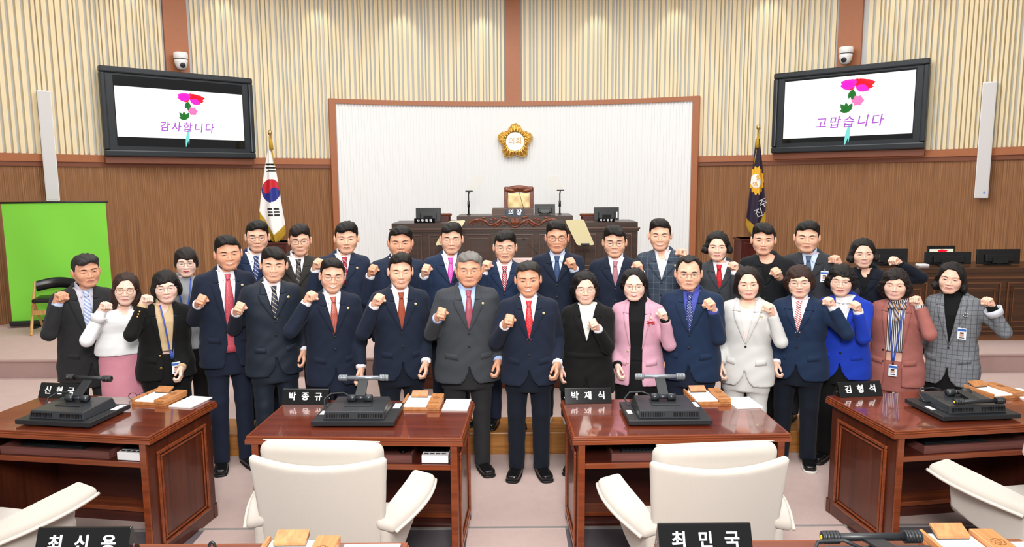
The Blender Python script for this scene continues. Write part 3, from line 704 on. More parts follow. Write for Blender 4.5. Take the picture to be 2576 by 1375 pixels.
# ---- teleprompter glasses
k_ = NT('prompter_glass'); b = k_.b; b.inputs['Base Color'].default_value = hexc('#b9b4a8'); b.inputs['Roughness'].default_value = .05; b.inputs['Alpha'].default_value = .25; M_PG = k_.m
k_ = NT('prompter_glass_tan'); b = k_.b; b.inputs['Base Color'].default_value = hexc('#c9bd94'); b.inputs['Roughness'].default_value = .08; b.inputs['Alpha'].default_value = .8; M_PG2 = k_.m
def prompter(quad, y, clamp, pole, zfoot, mat, label, lean=.0):
    """quad: photo corners top-left, top-right, bottom-right, bottom-left"""
    c = aty(clamp[0], clamp[1], y); t = thing('teleprompter', label, 'teleprompter', (c.x, y, zfoot), 0, 'teleprompter glasses')
    P = [aty(px, py, y+(lean if k < 2 else 0))-Vector((c.x, y, zfoot)) for k, (px, py) in enumerate(quad)]
    # rounded corners
    pts = []
    for k in range(4):
        p, q, r = P[k-1], P[k], P[(k+1) % 4]; u = (p-q).normalized(); v = (r-q).normalized(); rr = .035
        for s_ in (0, .25, .5, .75, 1): pts.append(q+u*rr*(1-s_)**2+v*rr*s_**2)
    n = len(pts); o = Vector((0, .006, 0)); mobj('glass', pts+[p+o for p in pts], [tuple(range(n-1, -1, -1)), tuple(range(n, 2*n))]+[(i, (i+1) % n, n+(i+1) % n, n+i) for i in range(n)], mat, t)
    hc = c.z-zfoot; bx('clamp', M_BLK, t, -.055, .055, -.02, .02, hc-.012, hc+.012, bevel=.004)
    MB().tube([(0, 0, hc), (-.01, 0, hc-.05), (-.01, 0, .2), (-.01, 0, 0)], [.01, .01, .01, .012], 8).build('pole', M_BLK, t, True)
    MB().lathe([(.018, 0), (.018, .09)], 10, TR(-.01, 0, (hc)*.32)).build('pole_collar', M_BLK, t, True)
    if zfoot < 1: MB().lathe([(.14, 0), (.14, .015), (.02, .03)], 18, TR(-.01, 0, 0)).build('foot', M_BLK, t, True)
    else: MB().lathe([(.03, 0), (.03, .01), (.015, .02)], 14, TR(-.01, 0, 0)).build('foot', M_BLK, t, True)
prompter([(1186, 445), (1218, 443), (1196, 482), (1171, 480)], RY0+.45, (1180, 481), None, zc+.0, M_PG, 'pale teleprompter glass on a thin pole left of the high-backed chair', .12)
prompter([(1374, 443), (1402, 443), (1421, 479), (1392, 480)], RY0+.45, (1410, 478), None, zc+.0, M_PG, 'pale teleprompter glass on a thin pole right of the high-backed chair', .12)
prompter([(1128, 556), (1172, 553), (1134, 617), (1094, 617)], 9.2, (1112, 618), None, B_, M_PG2, 'tan teleprompter glass in front of the rostrum left wing, half hidden', .2)
prompter([(1421, 553), (1468, 551), (1496, 616), (1452, 617)], 9.2, (1472, 614), None, B_, M_PG2, 'tan teleprompter glass in front of the rostrum right wing', .2)
# ---- speaker's lectern behind the front row, seen in gaps
t = thing('lectern', 'wide wooden lectern desk with pink board, hidden behind the group', 'lectern', (-.25, 7.05, A_))
M_LEC = wood('lectern_wood', '#54281a', '#733a24', 'Z', 1.4, .3)
bx('body', M_LEC, t, -1.05, .95, 0, .5, 0, .95, bevel=.01)
for k in range(4): moulding(-1.0+k*.48, -1.0+k*.48+.44, .12, .85, 0, .03, .015, t, M_LEC)
bx('top', M_LEC, t, -1.08, .98, -.03, .53, .95, .99, bevel=.008)
cx_ = aty(1306, 655, 7.1).x+.25; bz_ = aty(1306, 648, 7.1).z-A_
bx('reading_desk', M_LEC, t, cx_-.23, cx_+.23, .05, .4, .99, bz_-.06); bx('pink_board', pm('pink_board', '#e3c3bb', .5), t, cx_-.2, cx_+.2, .02, .04, bz_-.08, bz_, bevel=.004)
gooseneck(1316, 598, 1362, 650, 7.2, 'gooseneck microphone rising from the hidden lectern')
# ------------------------------------------------------------------ gold council emblem
M_GOLD = pm('gold', '#e6bd66', .28, .8, nscale=20, namt=.1); M_GOLD2 = pm('gold_letter', '#b98a3a', .4, .3)
ec = aty(1296, 356, WCY+WR-.165); er = .335
t = thing('council_emblem', 'gold five-petalled council emblem on the white panel', 'emblem', ec)
def petal_r(a): # outline radius by angle
    u = ((a-PI/2) % (2*PI/5))/(2*PI/5); u = min(u, 1-u)*2
    r = 1.0-.30*u**1.3; return er*(r+.022*math.cos(a*25))
m = MB(); NA = 240; RG = (.50, .56, .62, .75, .9, .97, 1.0)
def ev(a, k):
    R_ = petal_r(a); f = RG[k]; r = f*R_ if k > 1 else f*er
    r = er*.52+(R_-er*.52)*(k/(len(RG)-1)) if k else er*.5
    h = [.05, .075, .06, .06, .055, .05, .012][k]+(.022*math.cos(a*25)*(1 if 1 < k < 6 else 0))
    return (r*math.cos(a), -h, r*math.sin(a))
m.grid(lambda u, v: ev(u*2*PI, int(round(v*(len(RG)-1)))), NA, len(RG), closeu=True)
m.add([(petal_r(k/NA*2*PI)*math.cos(k/NA*2*PI), .03, petal_r(k/NA*2*PI)*math.sin(k/NA*2*PI)) for k in range(NA)], [tuple(range(NA))])
m.grid(lambda u, v: (petal_r(u*2*PI)*math.cos(u*2*PI), -.012+.042*v, petal_r(u*2*PI)*math.sin(u*2*PI)), NA, 2, closeu=True)
o = m.build('flower_body', M_GOLD, t, True)
MB().lathe([(er*.5, -.0), (er*.5, .045), (er*.0, .046)], 48, RX(PI/2)).build('white_disc', pm('enamel_white', '#f2f5f6', .25), t)
letters(t, '의회', .14, .13, M_GOLD2, TR(0, -.05, 0) @ FACE, .005, .0)
# ------------------------------------------------------------------ wall screens, cameras, column speakers
def emis(name, c, s):
    k = NT(name); k.b.inputs['Base Color'].default_value = (0, 0, 0, 1); k.b.inputs['Emission Color'].default_value = hexc(c); k.b.inputs['Emission Strength'].default_value = s; k.b.inputs['Roughness'].default_value = .2; return k.m
E_W = emis('screen_white', '#ffffff', 1.15); E_R = emis('screen_red', '#f0152e', 1.); E_M = emis('screen_magenta', '#f020d0', 1.); E_G = emis('screen_green', '#1f7a2a', .9); E_P = emis('screen_pink', '#f27fc0', 1.); E_V = emis('screen_violet', '#b45ccf', 1.); E_T = emis('screen_teal', '#7fe0d8', 1.)
M_FR = pm('screen_frame', '#20262c', .35, namt=.1); M_FR2 = pm('screen_glass_off', '#07090c', .12)
def tv(c, label, s, bars):
    """c: photo corners tl,tr,br,bl at wall; built flat, hung on the wall and leaning down a little"""
    P = []
    for px, py in c:
        d = ray(px, py); a = d.x**2+d.y**2; b = -2*d.y*WCY; cc = WCY*WCY-(WR-.1)**2; tt = (-b+math.sqrt(b*b-4*a*cc))/2/a; P.append(CAM+d*tt)
    bl, br = P[3], P[2]; ang = math.atan2(br.y-bl.y, br.x-bl.x); w_ = (br-bl).length; h = (P[0].z+P[1].z-bl.z-br.z)/2
    t = thing('wall_screen', label, 'screen', (bl+br)/2, ang, 'wall screens', rx=0); t.location.z = (bl.z+br.z)/2
    T = RX(.0) ; hw = w_/2; fw = .075
    m = MB()
    for (a, b, c_, e) in ((-hw, hw, 0, fw*1.3), (-hw, hw, h-fw*1.2, h), (-hw, -hw+fw, fw*1.3, h-fw*1.2), (hw-fw, hw, fw*1.3, h-fw*1.2)): m.box(a, b, -.09, .02, c_, e)
    m.build('frame', M_FR, t, bevel=.02)
    bx('mount_box', M_BRN2, t, -hw+.01, hw-.01, -.02, .14, -.10, .0, bevel=.006)
    bx('inner_bezel', M_FR, t, -hw+fw, hw-fw, -.05, .02, fw*1.3, h-fw*1.2)
    x0, x1, z0, z1 = -hw+fw+.10, hw-fw-.09, fw*1.3+.06, h-fw*1.2-.03
    g = bx('screen', M_FR2, t, x0, x1, -.055, -.05, z0, z1); y = -.057
    zb0, zb1 = (z0+bars[0]*(z1-z0), z1-bars[1]*(z1-z0))
    bx('picture', E_W, g, x0+.01, x1-.01, y, y+.001, zb0, zb1)
    cx, cz, k = (x0+x1)/2+.05, (zb0+zb1)/2+.0, (zb1-zb0)/.95*1.3
    fl_ = MB()
    def pet(x, z, a, l, w, mm, sq=.6):
        pts = [(x+l*math.cos(a)*u+w*math.sin(u*PI)*sd*-math.sin(a), z+sq*(l*math.sin(a)*u)+w*math.sin(u*PI)*sd*math.cos(a)) for sd, us in ((-1, (0, .25, .5, .75, 1)), (1, (.75, .5, .25))) for u in us]
        fl_.prism(pts, y-.001-.0006*mm-.0004*len(fl_.M) % .002, y, mm)
    fx, fz = cx+.06*k, cz+.24*k
    for a, l, w, mm in ((2.6, .2, .06, 1), (3.0, .18, .05, 1), (2.1, .16, .06, 1), (.2, .24, .06, 0), (-.2, .22, .05, 0), (.8, .17, .06, 0), (1.4, .15, .07, 0), (-.6, .2, .05, 1), (3.6, .12, .04, 0)): pet(fx, fz, a, l*k, w*k, mm)
    for a, l, w in ((-1.5, .16, .035), (-2.0, .12, .03)): pet(fx-.02*k, fz-.04*k, a, l*k, w*k, 2, 1)
    for kk in range(6): pet(cx+.1*k, cz+.06*k, kk*1.05, .075*k, .035*k, 3, .9)
    for a, l, w in ((2.2, .14, .03), (1.7, .13, .03), (1.1, .13, .03), (2.7, .1, .02)): pet(cx-.02*k, cz-.08*k, a, l*k, w*k, 2, 1)
    for a, l, w in ((-1.75, .3, .02), (-1.6, .26, .012)): pet(cx+.02*k, cz-.2*k, a, l*k, w*k, 4, 1)
    fl_.build('flower_picture', [E_R, E_M, E_G, E_P, E_T], g)
    letters(g, s, .155*k, .165*k, E_V, TR(cx+.0, y-.004, cz-.20*k) @ FACE, .001, .002, .15)
    return t
tv([(250, 167), (634, 197), (640, 400), (262, 392)], 'black-framed wall screen on the left showing a flower and violet text', '감사합니다', (.13, .15))
tv([(1946, 185), (2336, 149), (2328, 378), (1944, 382)], 'black-framed wall screen on the right showing a flower and violet text', '고맙습니다', (.07, .03))
def ptz(px, py, label):
    th = wall_ang(px, py); d = ray(px, py); r = WR-.16; p = Vector(wp(th, 0, r)); p.z = (CAM+d*(p.y/d.y)).z
    t = thing('dome_camera', label, 'camera', p, -th, 'dome cameras')
    MB().lathe([(.02, .12), (.095, .118), (.105, .10), (.105, .03), (.098, .02), (.098, .012)], 24).build('mount', M_WHT, t, True)
    MB().lathe([(.1005, .012), (.1005, .022)], 24).build('dark_ring', M_BLK2, t, True)
    MB().lathe([(.098, .012), (.095, -.03), (.08, -.09), (.055, -.13), (.02, -.145)], 24).build('housing', M_WHT, t, True)
    MB().lathe([(.04, 0), (.038, .045), (.03, .05)], 18, TR(0, -.055, -.075) @ RX(PI/2+.25)).build('lens_barrel', M_BLK, t, True)
    bx('wall_bracket', M_WHT, t, -.04, .04, .08, .13, .03, .11)
ptz(447, 152, 'white dome camera on the terracotta pillar above the left screen'); ptz(2136, 138, 'white dome camera on the terracotta pillar above the right screen')
M_SPK = pm('speaker_grille', '#d3d2d2', .6, nscale=900, namt=.18)
def column_speaker(c, label, dot):
    P = []
    for px, py in c:
        d = ray(px, py); a = d.x**2+d.y**2; b = -2*d.y*WCY; cc = WCY*WCY-(WR-.14)**2; tt = (-b+math.sqrt(b*b-4*a*cc))/2/a; P.append(CAM+d*tt)
    ctop, cbot = (P[0]+P[1])/2, (P[2]+P[3])/2; th = math.atan2(cbot.x, cbot.y-WCY); h = ctop.z-cbot.z
    t = thing('column_speaker', label, 'speaker', cbot, -th*.6, 'white column speakers'); w2 = .082
    bx('cabinet', M_WHT, t, -w2, w2, 0, .1, 0, h, bevel=.006); bx('grille', M_SPK, t, -w2+.008, w2-.008, -.006, 0, .015, h-.015, bevel=.002)
    bx('wall_bracket', M_WHT, t, -.03, .03, .1, .24, h*.2, h*.26); bx('wall_bracket', M_WHT, t, -.03, .03, .1, .24, h*.75, h*.81)
    if dot: bx('logo_mark', pm('logo_blue', '#4a86d8', .4), t, .02, .045, -.008, -.005, .06, .085)
column_speaker([(104, 228), (131, 228), (148, 505), (120, 505)], 'tall white column speaker on the left wall above the green screen', False)
column_speaker([(2468, 206), (2496, 206), (2483, 498), (2453, 498)], 'tall white column speaker on the right wall', True)
# ------------------------------------------------------------------ green screen and folding chair
M_GRN = pm('chroma_green', '#84dd45', .8, nscale=3, namt=.03)
gy = 9.85; a = aty(2, 508, 9.35); b = aty(265, 508, 9.62); gy = (a.y+b.y)/2; zb = B_
t = thing('green_screen', 'bright green pull-up backdrop screen by the left wall', 'backdrop', ((a.x+b.x)/2, gy, zb), math.atan2(b.y-a.y, b.x-a.x)); hw = (b-a).to_2d().length/2; ht = a.z-zb
def gs(u, v): return (-hw+2*hw*u+.0*v, .012*math.sin(u*9+v*2)*math.sin(v*PI), .07+(ht-.09)*v)
mg = MB(); mg.grid(lambda u, v: gs(u, v), 24, 16); mg.grid(lambda u, v: (gs(1-u, v)[0], gs(1-u, v)[1]+.006, gs(1-u, v)[2]), 24, 16); mg.build('green_cloth', M_GRN, t, True)
MB().tube([(-hw-.02, 0, ht-.01), (hw+.03, 0, ht-.01)], .013, 10).build('top_bar', M_BLK, t, True)
bx('base_case', M_BLK, t, -hw-.02, hw+.02, -.06, .06, .02, .085, bevel=.02)
for sx in (-.5, .5): bx('foot', M_BLK, t, sx*hw-.04, sx*hw+.04, -.16, .1, 0, .022, bevel=.005)
M_BEECH = wood('beech', '#b98a4c', '#d6ab6a', 'Z', 3., .4); M_VIN = pm('black_vinyl', '#111112', .28, bump=.05)
cy_ = 8.75; a = aty(97, 826, cy_); p0 = atz(100, 828, B_); cy_ = p0.y
a = aty(103, 700, cy_); b = aty(196, 700, cy_); ztop = a.z-B_
t = thing('folding_chair', 'wooden folding chair with black vinyl pads by the green screen', 'chair', ((a.x+b.x)/2, cy_-.12, B_), math.radians(20)); hw = (b.x-a.x)/2
for sx in (-1, 1):
    MB().tube([(sx*hw, .12, ztop-.03), (sx*(hw+.005), .02, .42), (sx*(hw+.01), -.2, 0)], [.016, .018, .018], 6).build('leg', M_BEECH, t)
    MB().tube([(sx*(hw-.03), -.12, .42), (sx*(hw-.03), .22, 0)], .016, 6).build('rear_leg', M_BEECH, t)
bx('cross_rail', M_BEECH, t, -hw, hw, -.1, -.08, .24, .30, bevel=.004)
MB().grid(lambda u, v: (-hw+.01+2*(hw-.01)*u, .14+.05*math.sin(u*PI)-.022*math.cos(v*2*PI), ztop-.075-.02+.05*math.sin(u*PI)*.7+.07*math.sin(v*2*PI)), 14, 12).build('backrest', M_VIN, t, True)
sdf_obj('seat', lambda p: rbox(p, (0, 0, .43), (hw-.02, .19, .028), .025), (-hw, -.22, .38), (hw, .22, .48), .014, M_VIN, t)
# ------------------------------------------------------------------ officials' counter on the right
M_CNT = wood('counter_wood', '#38200f', '#54331b', 'X', 1.2, .33); M_CNTL = wood('counter_moulding', '#5b3820', '#744a2c', 'X', 2., .25)
ky = atz(2500, 855, B_).y; zt = aty(2400, 673, ky).z; x0, x1 = aty(2150, 700, ky).x, 6.6
t = thing('counter', 'long dark wooden officials counter at the right wall', 'counter', (x0, ky, B_)); W_ = x1-x0; Hc = zt-B_
bx('body', M_CNT, t, 0, W_, 0, .6, 0, Hc-.06); bx('top_board', M_CNT, t, -.02, W_, -.02, .62, Hc-.06, Hc, bevel=.008)
bx('cornice', M_CNTL, t, 0, W_, -.022, 0, Hc-.13, Hc-.105, bevel=.005); bx('skirting', M_CNTL, t, 0, W_, -.02, 0, .10, .12, bevel=.005); bx('skirting', M_CNTL, t, 0, W_, -.015, 0, 0, .06)
for k in range(3):
    xx = .06+k*.86; p = bx('panel', M_CNT, t, xx+.05, xx+.74, -.006, 0, .2, Hc-.22); moulding(xx, xx+.79, .15, Hc-.17, 0, .02, .016, p, M_CNTL); moulding(xx+.07, xx+.72, .22, Hc-.24, -.006, .012, .01, p, M_CNTL)
def cm(px0, px1, py0, dy, label, **kw): return back_monitor(px0, px1, py0, ky+dy, zt, label, **kw)
cm(2196, 2288, 626, .22, 'black monitor on the counter beside the raised fist in the back row', tilt=.05)
q = cm(2331, 2448, 634, .20, 'wide black monitor in the middle of the officials counter', tilt=.04)
cm(2463, 2572, 627, .22, 'black monitor with white sticker at the right end of the counter', tilt=.05, sticker=False)
# laptop-like display showing a picture, behind the wide monitor
a, b = aty(2335, 618, ky+.5), aty(2403, 618, ky+.5); t = thing('display', 'small lit display with flower picture behind the wide counter monitor', 'screen', ((a.x+b.x)/2, ky+.5, zt)); hw = (b.x-a.x)/2; h = a.z-zt
bx('bezel', M_MON, t, -hw, hw, 0, .03, .05, h, bevel=.005); bx('picture', emis('display_cream', '#eef0d8', .9), t, -hw+.02, hw-.02, -.003, 0, .1, h-.04); bx('stand', M_MON, t, -.08, .08, -.02, .1, 0, .05)
MB().prism([(-.03, h*.62), (.05, h*.62), (.08, h*.74), (.0, h*.8), (-.05, h*.72)], -.005, -.003).build('flower_picture', E_R, t)
plate(2362, 2384, 664, ky+.1, '사 무', zt, 'small dark name plate on the counter before the wide monitor')
q = tag(bx('tissue_pack', M_WHT, None, -.06, .06, -.05, .05, 0, .03, bevel=.01), 'small white pack lying on the counter left of the wide monitor', 'pack'); q.location = (aty(2320, 672, ky+.15).x, ky+.15, zt)
# ------------------------------------------------------------------ flags on wooden boxes
M_FRG = pm('gold_fringe', '#c39a25', .55, nscale=60, namt=.35, bump=.6, bscale=150, stretch=(6, 6, .6)); M_POLE = pm('brass_pole', '#cdb37a', .25, .9)
def flag(px, pytop, y, label, mats, pick, prof, left_w, fringe_px, boxpx, name, half=0.):
    a = aty(px, pytop, y); base = B_; t = thing('flag', label, 'flag', (a.x, y, base), 0, 'flags on stands')
    bw = .17; zbx = aty(px, boxpx, y).z-base
    s = thing('flag_stand', 'panelled dark red wooden box holding the ' + name, 'flag stand', (a.x+boxoff(px), y, base), 0, 'flag stand boxes')
    M_BOX = wood('flag_box_wood', '#3d1512', '#56221b', 'Z', 1.5, .28)
    m_ = bx('case', M_BOX, s, -.21, .21, -.19, .19, 0, zbx, bevel=.006); moulding(-.17, .17, .1, zbx-.06, -.19, .02, .015, m_, M_BOX); moulding(-.12, .12, .15, zbx-.11, -.19, .012, .012, m_, M_BOX)
    bx('lid', M_BOX, s, -.23, .23, -.21, .21, zbx-.03, zbx, bevel=.006)
    H_ = a.z-base; MB().tube([(0, 0, zbx+.002), (0, 0, H_-.04)], .014, 10).build('pole', M_POLE, t, True)
    MB().lathe([(.004, H_-.06), (.03, H_-.04), (.036, H_-.015), (.03, H_+.01), (.008, H_+.03)], 14).build('finial', M_POLE, t, True)
    # cloth hanging in folds: width profile by height
    zt_, zb_ = aty(px, prof[0][2], y).z-base, aty(px, prof[-1][2], y).z-base
    NU, NV = 72, 150; V = []; PX = []
    for j in range(NV):
        v = j/(NV-1); py = prof[0][2]+(prof[-1][2]-prof[0][2])*v
        l = np.interp(py, [p[2] for p in prof], [p[0] for p in prof]); r = np.interp(py, [p[2] for p in prof], [p[1] for p in prof])
        for i in range(NU):
            u = i/(NU-1); ppx = l+(r-l)*u; q = aty(ppx, py, y)
            fold = .05*math.cos((u-.5)*PI)+(.3+.7*v)*.028*math.sin(u*11+v*1.5+1)
            V.append((q.x-a.x, -.03-fold, q.z-base)); PX.append((ppx, py))
    Fc = []; mi = []
    for j in range(NV-1):
        for i in range(NU-1):
            k = j*NU+i; c = ((PX[k][0]+PX[k+NU+1][0])/2, (PX[k][1]+PX[k+NU+1][1])/2)
            mm = pick(*c)
            if mm is None: continue
            Fc.append((k, k+NU, k+NU+1, k+1)); mi.append(mm)
    o = mobj('cloth', V, Fc, mats, t, True, mi)
    sd = o.modifiers.new('thickness', 'SOLIDIFY'); sd.thickness = .006
    return t, a
def boxoff(px): return .03 if px < 1288 else -.06
M_FW = pm('flag_white', '#f3f2f0', .6, nscale=8, namt=.02); M_FRD = pm('flag_red', '#c41a2c', .5); M_FBL = pm('flag_blue', '#1d2a86', .5); M_FBK = pm('flag_black', '#121314', .6)
def kr(x, y):
    fl_, fr_ = np.interp(y, [365, 530, 605], [600, 656, 695]), 0
    lo = 583 if x > 694 else 0
    ylim = 533+(x-657)*1.55 if x < 694 else 590-(x-694)*1.05     # white ends, fringe begins
    if y > ylim+27+2*math.sin(x*1.9): return None
    if y > ylim: return 4
    dx, dy = (x-684)/23.0, (y-479)/29.0; r = math.hypot(dx, dy)
    if r < 1:
        a = .5; up = dx*math.sin(a)*.6-dy*1.0
        c1 = math.hypot(dx+.42, dy+.22) < .5; c2 = math.hypot(dx-.42, dy-.22) < .5
        s_ = -dy*math.cos(-.45)+dx*math.sin(.45)
        return 2 if (s_ > 0 and not c2 or c1) and not (c2 and not c1) else 3
    t = (x-682)*.06
    for k, yy in enumerate((414, 422, 430)):
        if abs(y-yy-t*-.5) < 2.2 and abs(x-(682+k*.8)) < 11.5: return 5
    for k, yy in enumerate((525, 533, 541)):
        if abs(y-yy) < 2.2 and abs(x-(690+k*.9)) < 13.5 and abs(x-(691+k*.9)) > 1.2: return 5
    return 1
flag(679, 331, 11.6, 'white national flag with red and blue circle hanging folded on a brass pole', [M_FW, M_FW, M_FRD, M_FBL, M_FRG, M_FBK], kr,
     [(676, 685, 374), (668, 694, 420), (658, 708, 500), (655, 713, 530), (657, 720, 565), (668, 721, 585), (685, 712, 607)], 0, 0, 607, 'white national flag')
M_FPU = pm('flag_purple', '#22122e', .7, nscale=12, namt=.15); M_FGO = pm('flag_gold', '#e3ac22', .5, namt=.1); M_FSI = pm('flag_silver', '#b9bcc2', .4)
def cf(x, y):
    ylim = 548+(x-1875)*.95 if x < 1901 else 572-(x-1901)*1.9
    if y > ylim+26+2*math.sin(x*1.9): return None
    if y > ylim: return 1
    dx, dy = (x-1901)/20.0, (y-454)/37.0; r = math.hypot(dx, dy); an = math.atan2(dy, dx)
    if r < .93+.07*math.cos(an*14):
        if math.hypot((x-1898)/13., (y-455)/17.) < 1: return 3
        return 2
    return 0
t_, a_ = flag(1908, 318, 11.6, 'dark purple council flag with gold emblem hanging folded on a brass pole', [M_FPU, M_FRG, M_FGO, M_FW], cf,
     [(1899, 1910, 350), (1891, 1917, 420), (1882, 1922, 490), (1876, 1924, 540), (1874, 1924, 560), (1880, 1922, 580), (1890, 1912, 597)], 0, 0, 598, 'purple council flag')
for s, px, py, sz, ro, mm in (('의', 1894, 463, .085, .35, M_FGO), ('회', 1902, 447, .085, .35, M_FGO), ('주', 1914, 511, .15, .45, M_FSI), ('진', 1903, 535, .15, .35, M_FSI)):
    q = aty(px, py, 11.6)-Vector((a_.x, 11.6, B_)); text('lettering', s, sz, mm, t_, TR(q.x, -.115, q.z) @ RY(-ro) @ FACE, .002, .002)
for tt_, aa_, sg in ((t_, a_, -1),):
    pass
for px, py, sg, nm in ((679, 345, 1, 'white national flag'), (1908, 340, -1, 'purple council flag')):
    q = aty(px, py, 11.6); par = [o for o in COL.objects if o.name.startswith('flag') and o.type == 'EMPTY' and 'cloth' and abs(o.location.x-aty(679 if sg > 0 else 1908, 331 if sg > 0 else 318, 11.6).x) < .01 and 'stand' not in o.name][0]
    l = q-par.location; MB().tube([(l.x, -.03, l.z+.02), (l.x+sg*.03, -.06, l.z-.08), (l.x+sg*.035, -.065, l.z-.2)], [.008, .028, .034], 8).tube([(l.x+sg*.035, -.05, l.z-.2), (l.x+sg*.07, -.05, l.z-.45)], [.01, .008], 6).build('tassel', M_FRG, par, True)
# ------------------------------------------------------------------ people: implicit bodies, heads, hands and clothes
def skin(name, c):
    k = NT(name); b = k.b; tc = k.n('ShaderNodeTexCoord'); no = k.n('ShaderNodeTexNoise'); no.inputs['Scale'].default_value = 22; no.inputs['Detail'].default_value = 5; k.l(tc.outputs['Object'], no.inputs['Vector'])
    mx = k.n('ShaderNodeMix', data_type='RGBA'); c = hexc(c); mx.inputs[6].default_value = (c[0]*.93, c[1]*.86, c[2]*.84, 1); mx.inputs[7].default_value = sc_(c, 1.06); k.l(no.outputs[0], mx.inputs[0]); k.l(mx.outputs[2], b.inputs['Base Color'])
    b.inputs['Roughness'].default_value = .42; b.inputs['Subsurface Weight'].default_value = .12; b.inputs['Subsurface Radius'].default_value = (.012, .005, .003); b.inputs['Subsurface Scale'].default_value = .6
    b.inputs['Specular IOR Level'].default_value = .45; return k.m
SKIN = {'m': skin('skin_tan', '#e4b397'), 'd': skin('skin_deep', '#d9a081'), 'f': skin('skin_light', '#ecc1aa'), 'p': skin('skin_pale', '#efcab8')}
def hairm(name, c, r=.46):
    return pm(name, c, r, nscale=6, namt=.35, bump=.55, bscale=26, stretch=(9, 3, 1.2), spec=.28)
HAIR = {'black': hairm('hair_black', '#15110f'), 'brown': hairm('hair_brown', '#33201a'), 'dark': hairm('hair_dark', '#201714'), 'grey': hairm('hair_grey', '#77736f'), 'salt': hairm('hair_salt', '#2c2a29')}
M_EYEW = pm('eye_white', '#c6b6ab', .3); M_IRIS = pm('iris', '#1a0f0a', .12); M_LASH = pm('lash', '#241814', .6); M_BROW = pm('brow', '#2c211c', .8, namt=.3, nscale=300); M_BROWG = pm('brow_grey', '#5b5450', .8)
M_LIP = pm('lip_natural', '#b8705f', .4); M_LIPR = pm('lip_red', '#bf3a48', .35); M_LIPP = pm('lip_pink', '#cf6a72', .35); M_TEETH = pm('teeth', '#efe9e0', .3); M_MOUTH = pm('mouth_line', '#5b2a24', .6)
M_NAIL = pm('nail', '#eec3b3', .3)
def fabric(name, c, rough=.85, namt=.10, nscale=500, bump=.22, sheen=.04):
    return pm(name, c, rough, nscale=nscale, namt=namt, bump=bump, bscale=900, spec=.2, sheen=sheen)
def striped(name, base, stripes, ang=45., rough=.5):
    """woven stripes; stripes: list of (period, duty, colour)"""
    k = NT(name); b = k.b; tc = k.n('ShaderNodeTexCoord'); mp = k.n('ShaderNodeMapping'); mp.inputs['Rotation'].default_value = (0, math.radians(ang), 0); k.l(tc.outputs['Object'], mp.inputs[0])
    sp = k.n('ShaderNodeSeparateXYZ'); k.l(mp.outputs[0], sp.inputs[0]); cur = None
    for (per, duty, c, off) in stripes:
        m1 = k.n('ShaderNodeMath', operation='MULTIPLY_ADD'); m1.inputs[1].default_value = 1/per; m1.inputs[2].default_value = off+50; k.l(sp.outputs[0], m1.inputs[0])
        fr = k.n('ShaderNodeMath', operation='FRACT'); k.l(m1.outputs[0], fr.inputs[0]); lt = k.n('ShaderNodeMath', operation='LESS_THAN'); lt.inputs[1].default_value = duty; k.l(fr.outputs[0], lt.inputs[0])
        mx = k.n('ShaderNodeMix', data_type='RGBA'); k.l(lt.outputs[0], mx.inputs[0]); mx.inputs[7].default_value = hexc(c)
        if cur is None: mx.inputs[6].default_value = hexc(base)
        else: k.l(cur, mx.inputs[6])
        cur = mx.outputs[2]
    k.l(cur, b.inputs['Base Color']); b.inputs['Roughness'].default_value = rough; return k.m
def dotted(name, base, dot, size=.016, r=.28, rough=.45):
    k = NT(name); b = k.b; tc = k.n('ShaderNodeTexCoord'); mp = k.n('ShaderNodeMapping'); mp.inputs['Scale'].default_value = (1/size, 0, 1/size); mp.inputs['Rotation'].default_value = (0, math.radians(45), 0); k.l(tc.outputs['Object'], mp.inputs[0])
    vo = k.n('ShaderNodeTexVoronoi'); vo.inputs['Scale'].default_value = 1; vo.inputs['Randomness'].default_value = 0; k.l(mp.outputs[0], vo.inputs['Vector'])
    lt = k.n('ShaderNodeMath', operation='LESS_THAN'); lt.inputs[1].default_value = r; k.l(vo.outputs['Distance'], lt.inputs[0])
    mx = k.n('ShaderNodeMix', data_type='RGBA'); k.l(lt.outputs[0], mx.inputs[0]); mx.inputs[6].default_value = hexc(base); mx.inputs[7].default_value = hexc(dot); k.l(mx.outputs[2], b.inputs['Base Color']); b.inputs['Roughness'].default_value = rough; return k.m
def plaid(name, base, c1, per, c2=None, duty=.12, fine=True):
    k = NT(name); b = k.b; tc = k.n('ShaderNodeTexCoord'); sp = k.n('ShaderNodeSeparateXYZ'); k.l(tc.outputs['Object'], sp.inputs[0]); cur = None
    for ax, p_, du, c, f in ((0, per, duty, c1, .8), (2, per, duty, c1, .8), (0, .007, .5, c2 or c1, .4 if fine else 0), (2, .007, .5, c2 or c1, .4 if fine else 0)):
        m1 = k.n('ShaderNodeMath', operation='MULTIPLY_ADD'); m1.inputs[1].default_value = 1/p_; m1.inputs[2].default_value = 50.3; k.l(sp.outputs[ax], m1.inputs[0]); fr = k.n('ShaderNodeMath', operation='FRACT'); k.l(m1.outputs[0], fr.inputs[0])
        lt = k.n('ShaderNodeMath', operation='LESS_THAN'); lt.inputs[1].default_value = du; k.l(fr.outputs[0], lt.inputs[0]); mu = k.n('ShaderNodeMath', operation='MULTIPLY'); mu.inputs[1].default_value = f; k.l(lt.outputs[0], mu.inputs[0])
        mx = k.n('ShaderNodeMix', data_type='RGBA'); k.l(mu.outputs[0], mx.inputs[0]); mx.inputs[7].default_value = hexc(c)
        if cur is None: mx.inputs[6].default_value = hexc(base)
        else: k.l(cur, mx.inputs[6])
        cur = mx.outputs[2]
    k.l(cur, b.inputs['Base Color']); b.inputs['Roughness'].default_value = .85; b.inputs['Specular IOR Level'].default_value = .2; return k.m
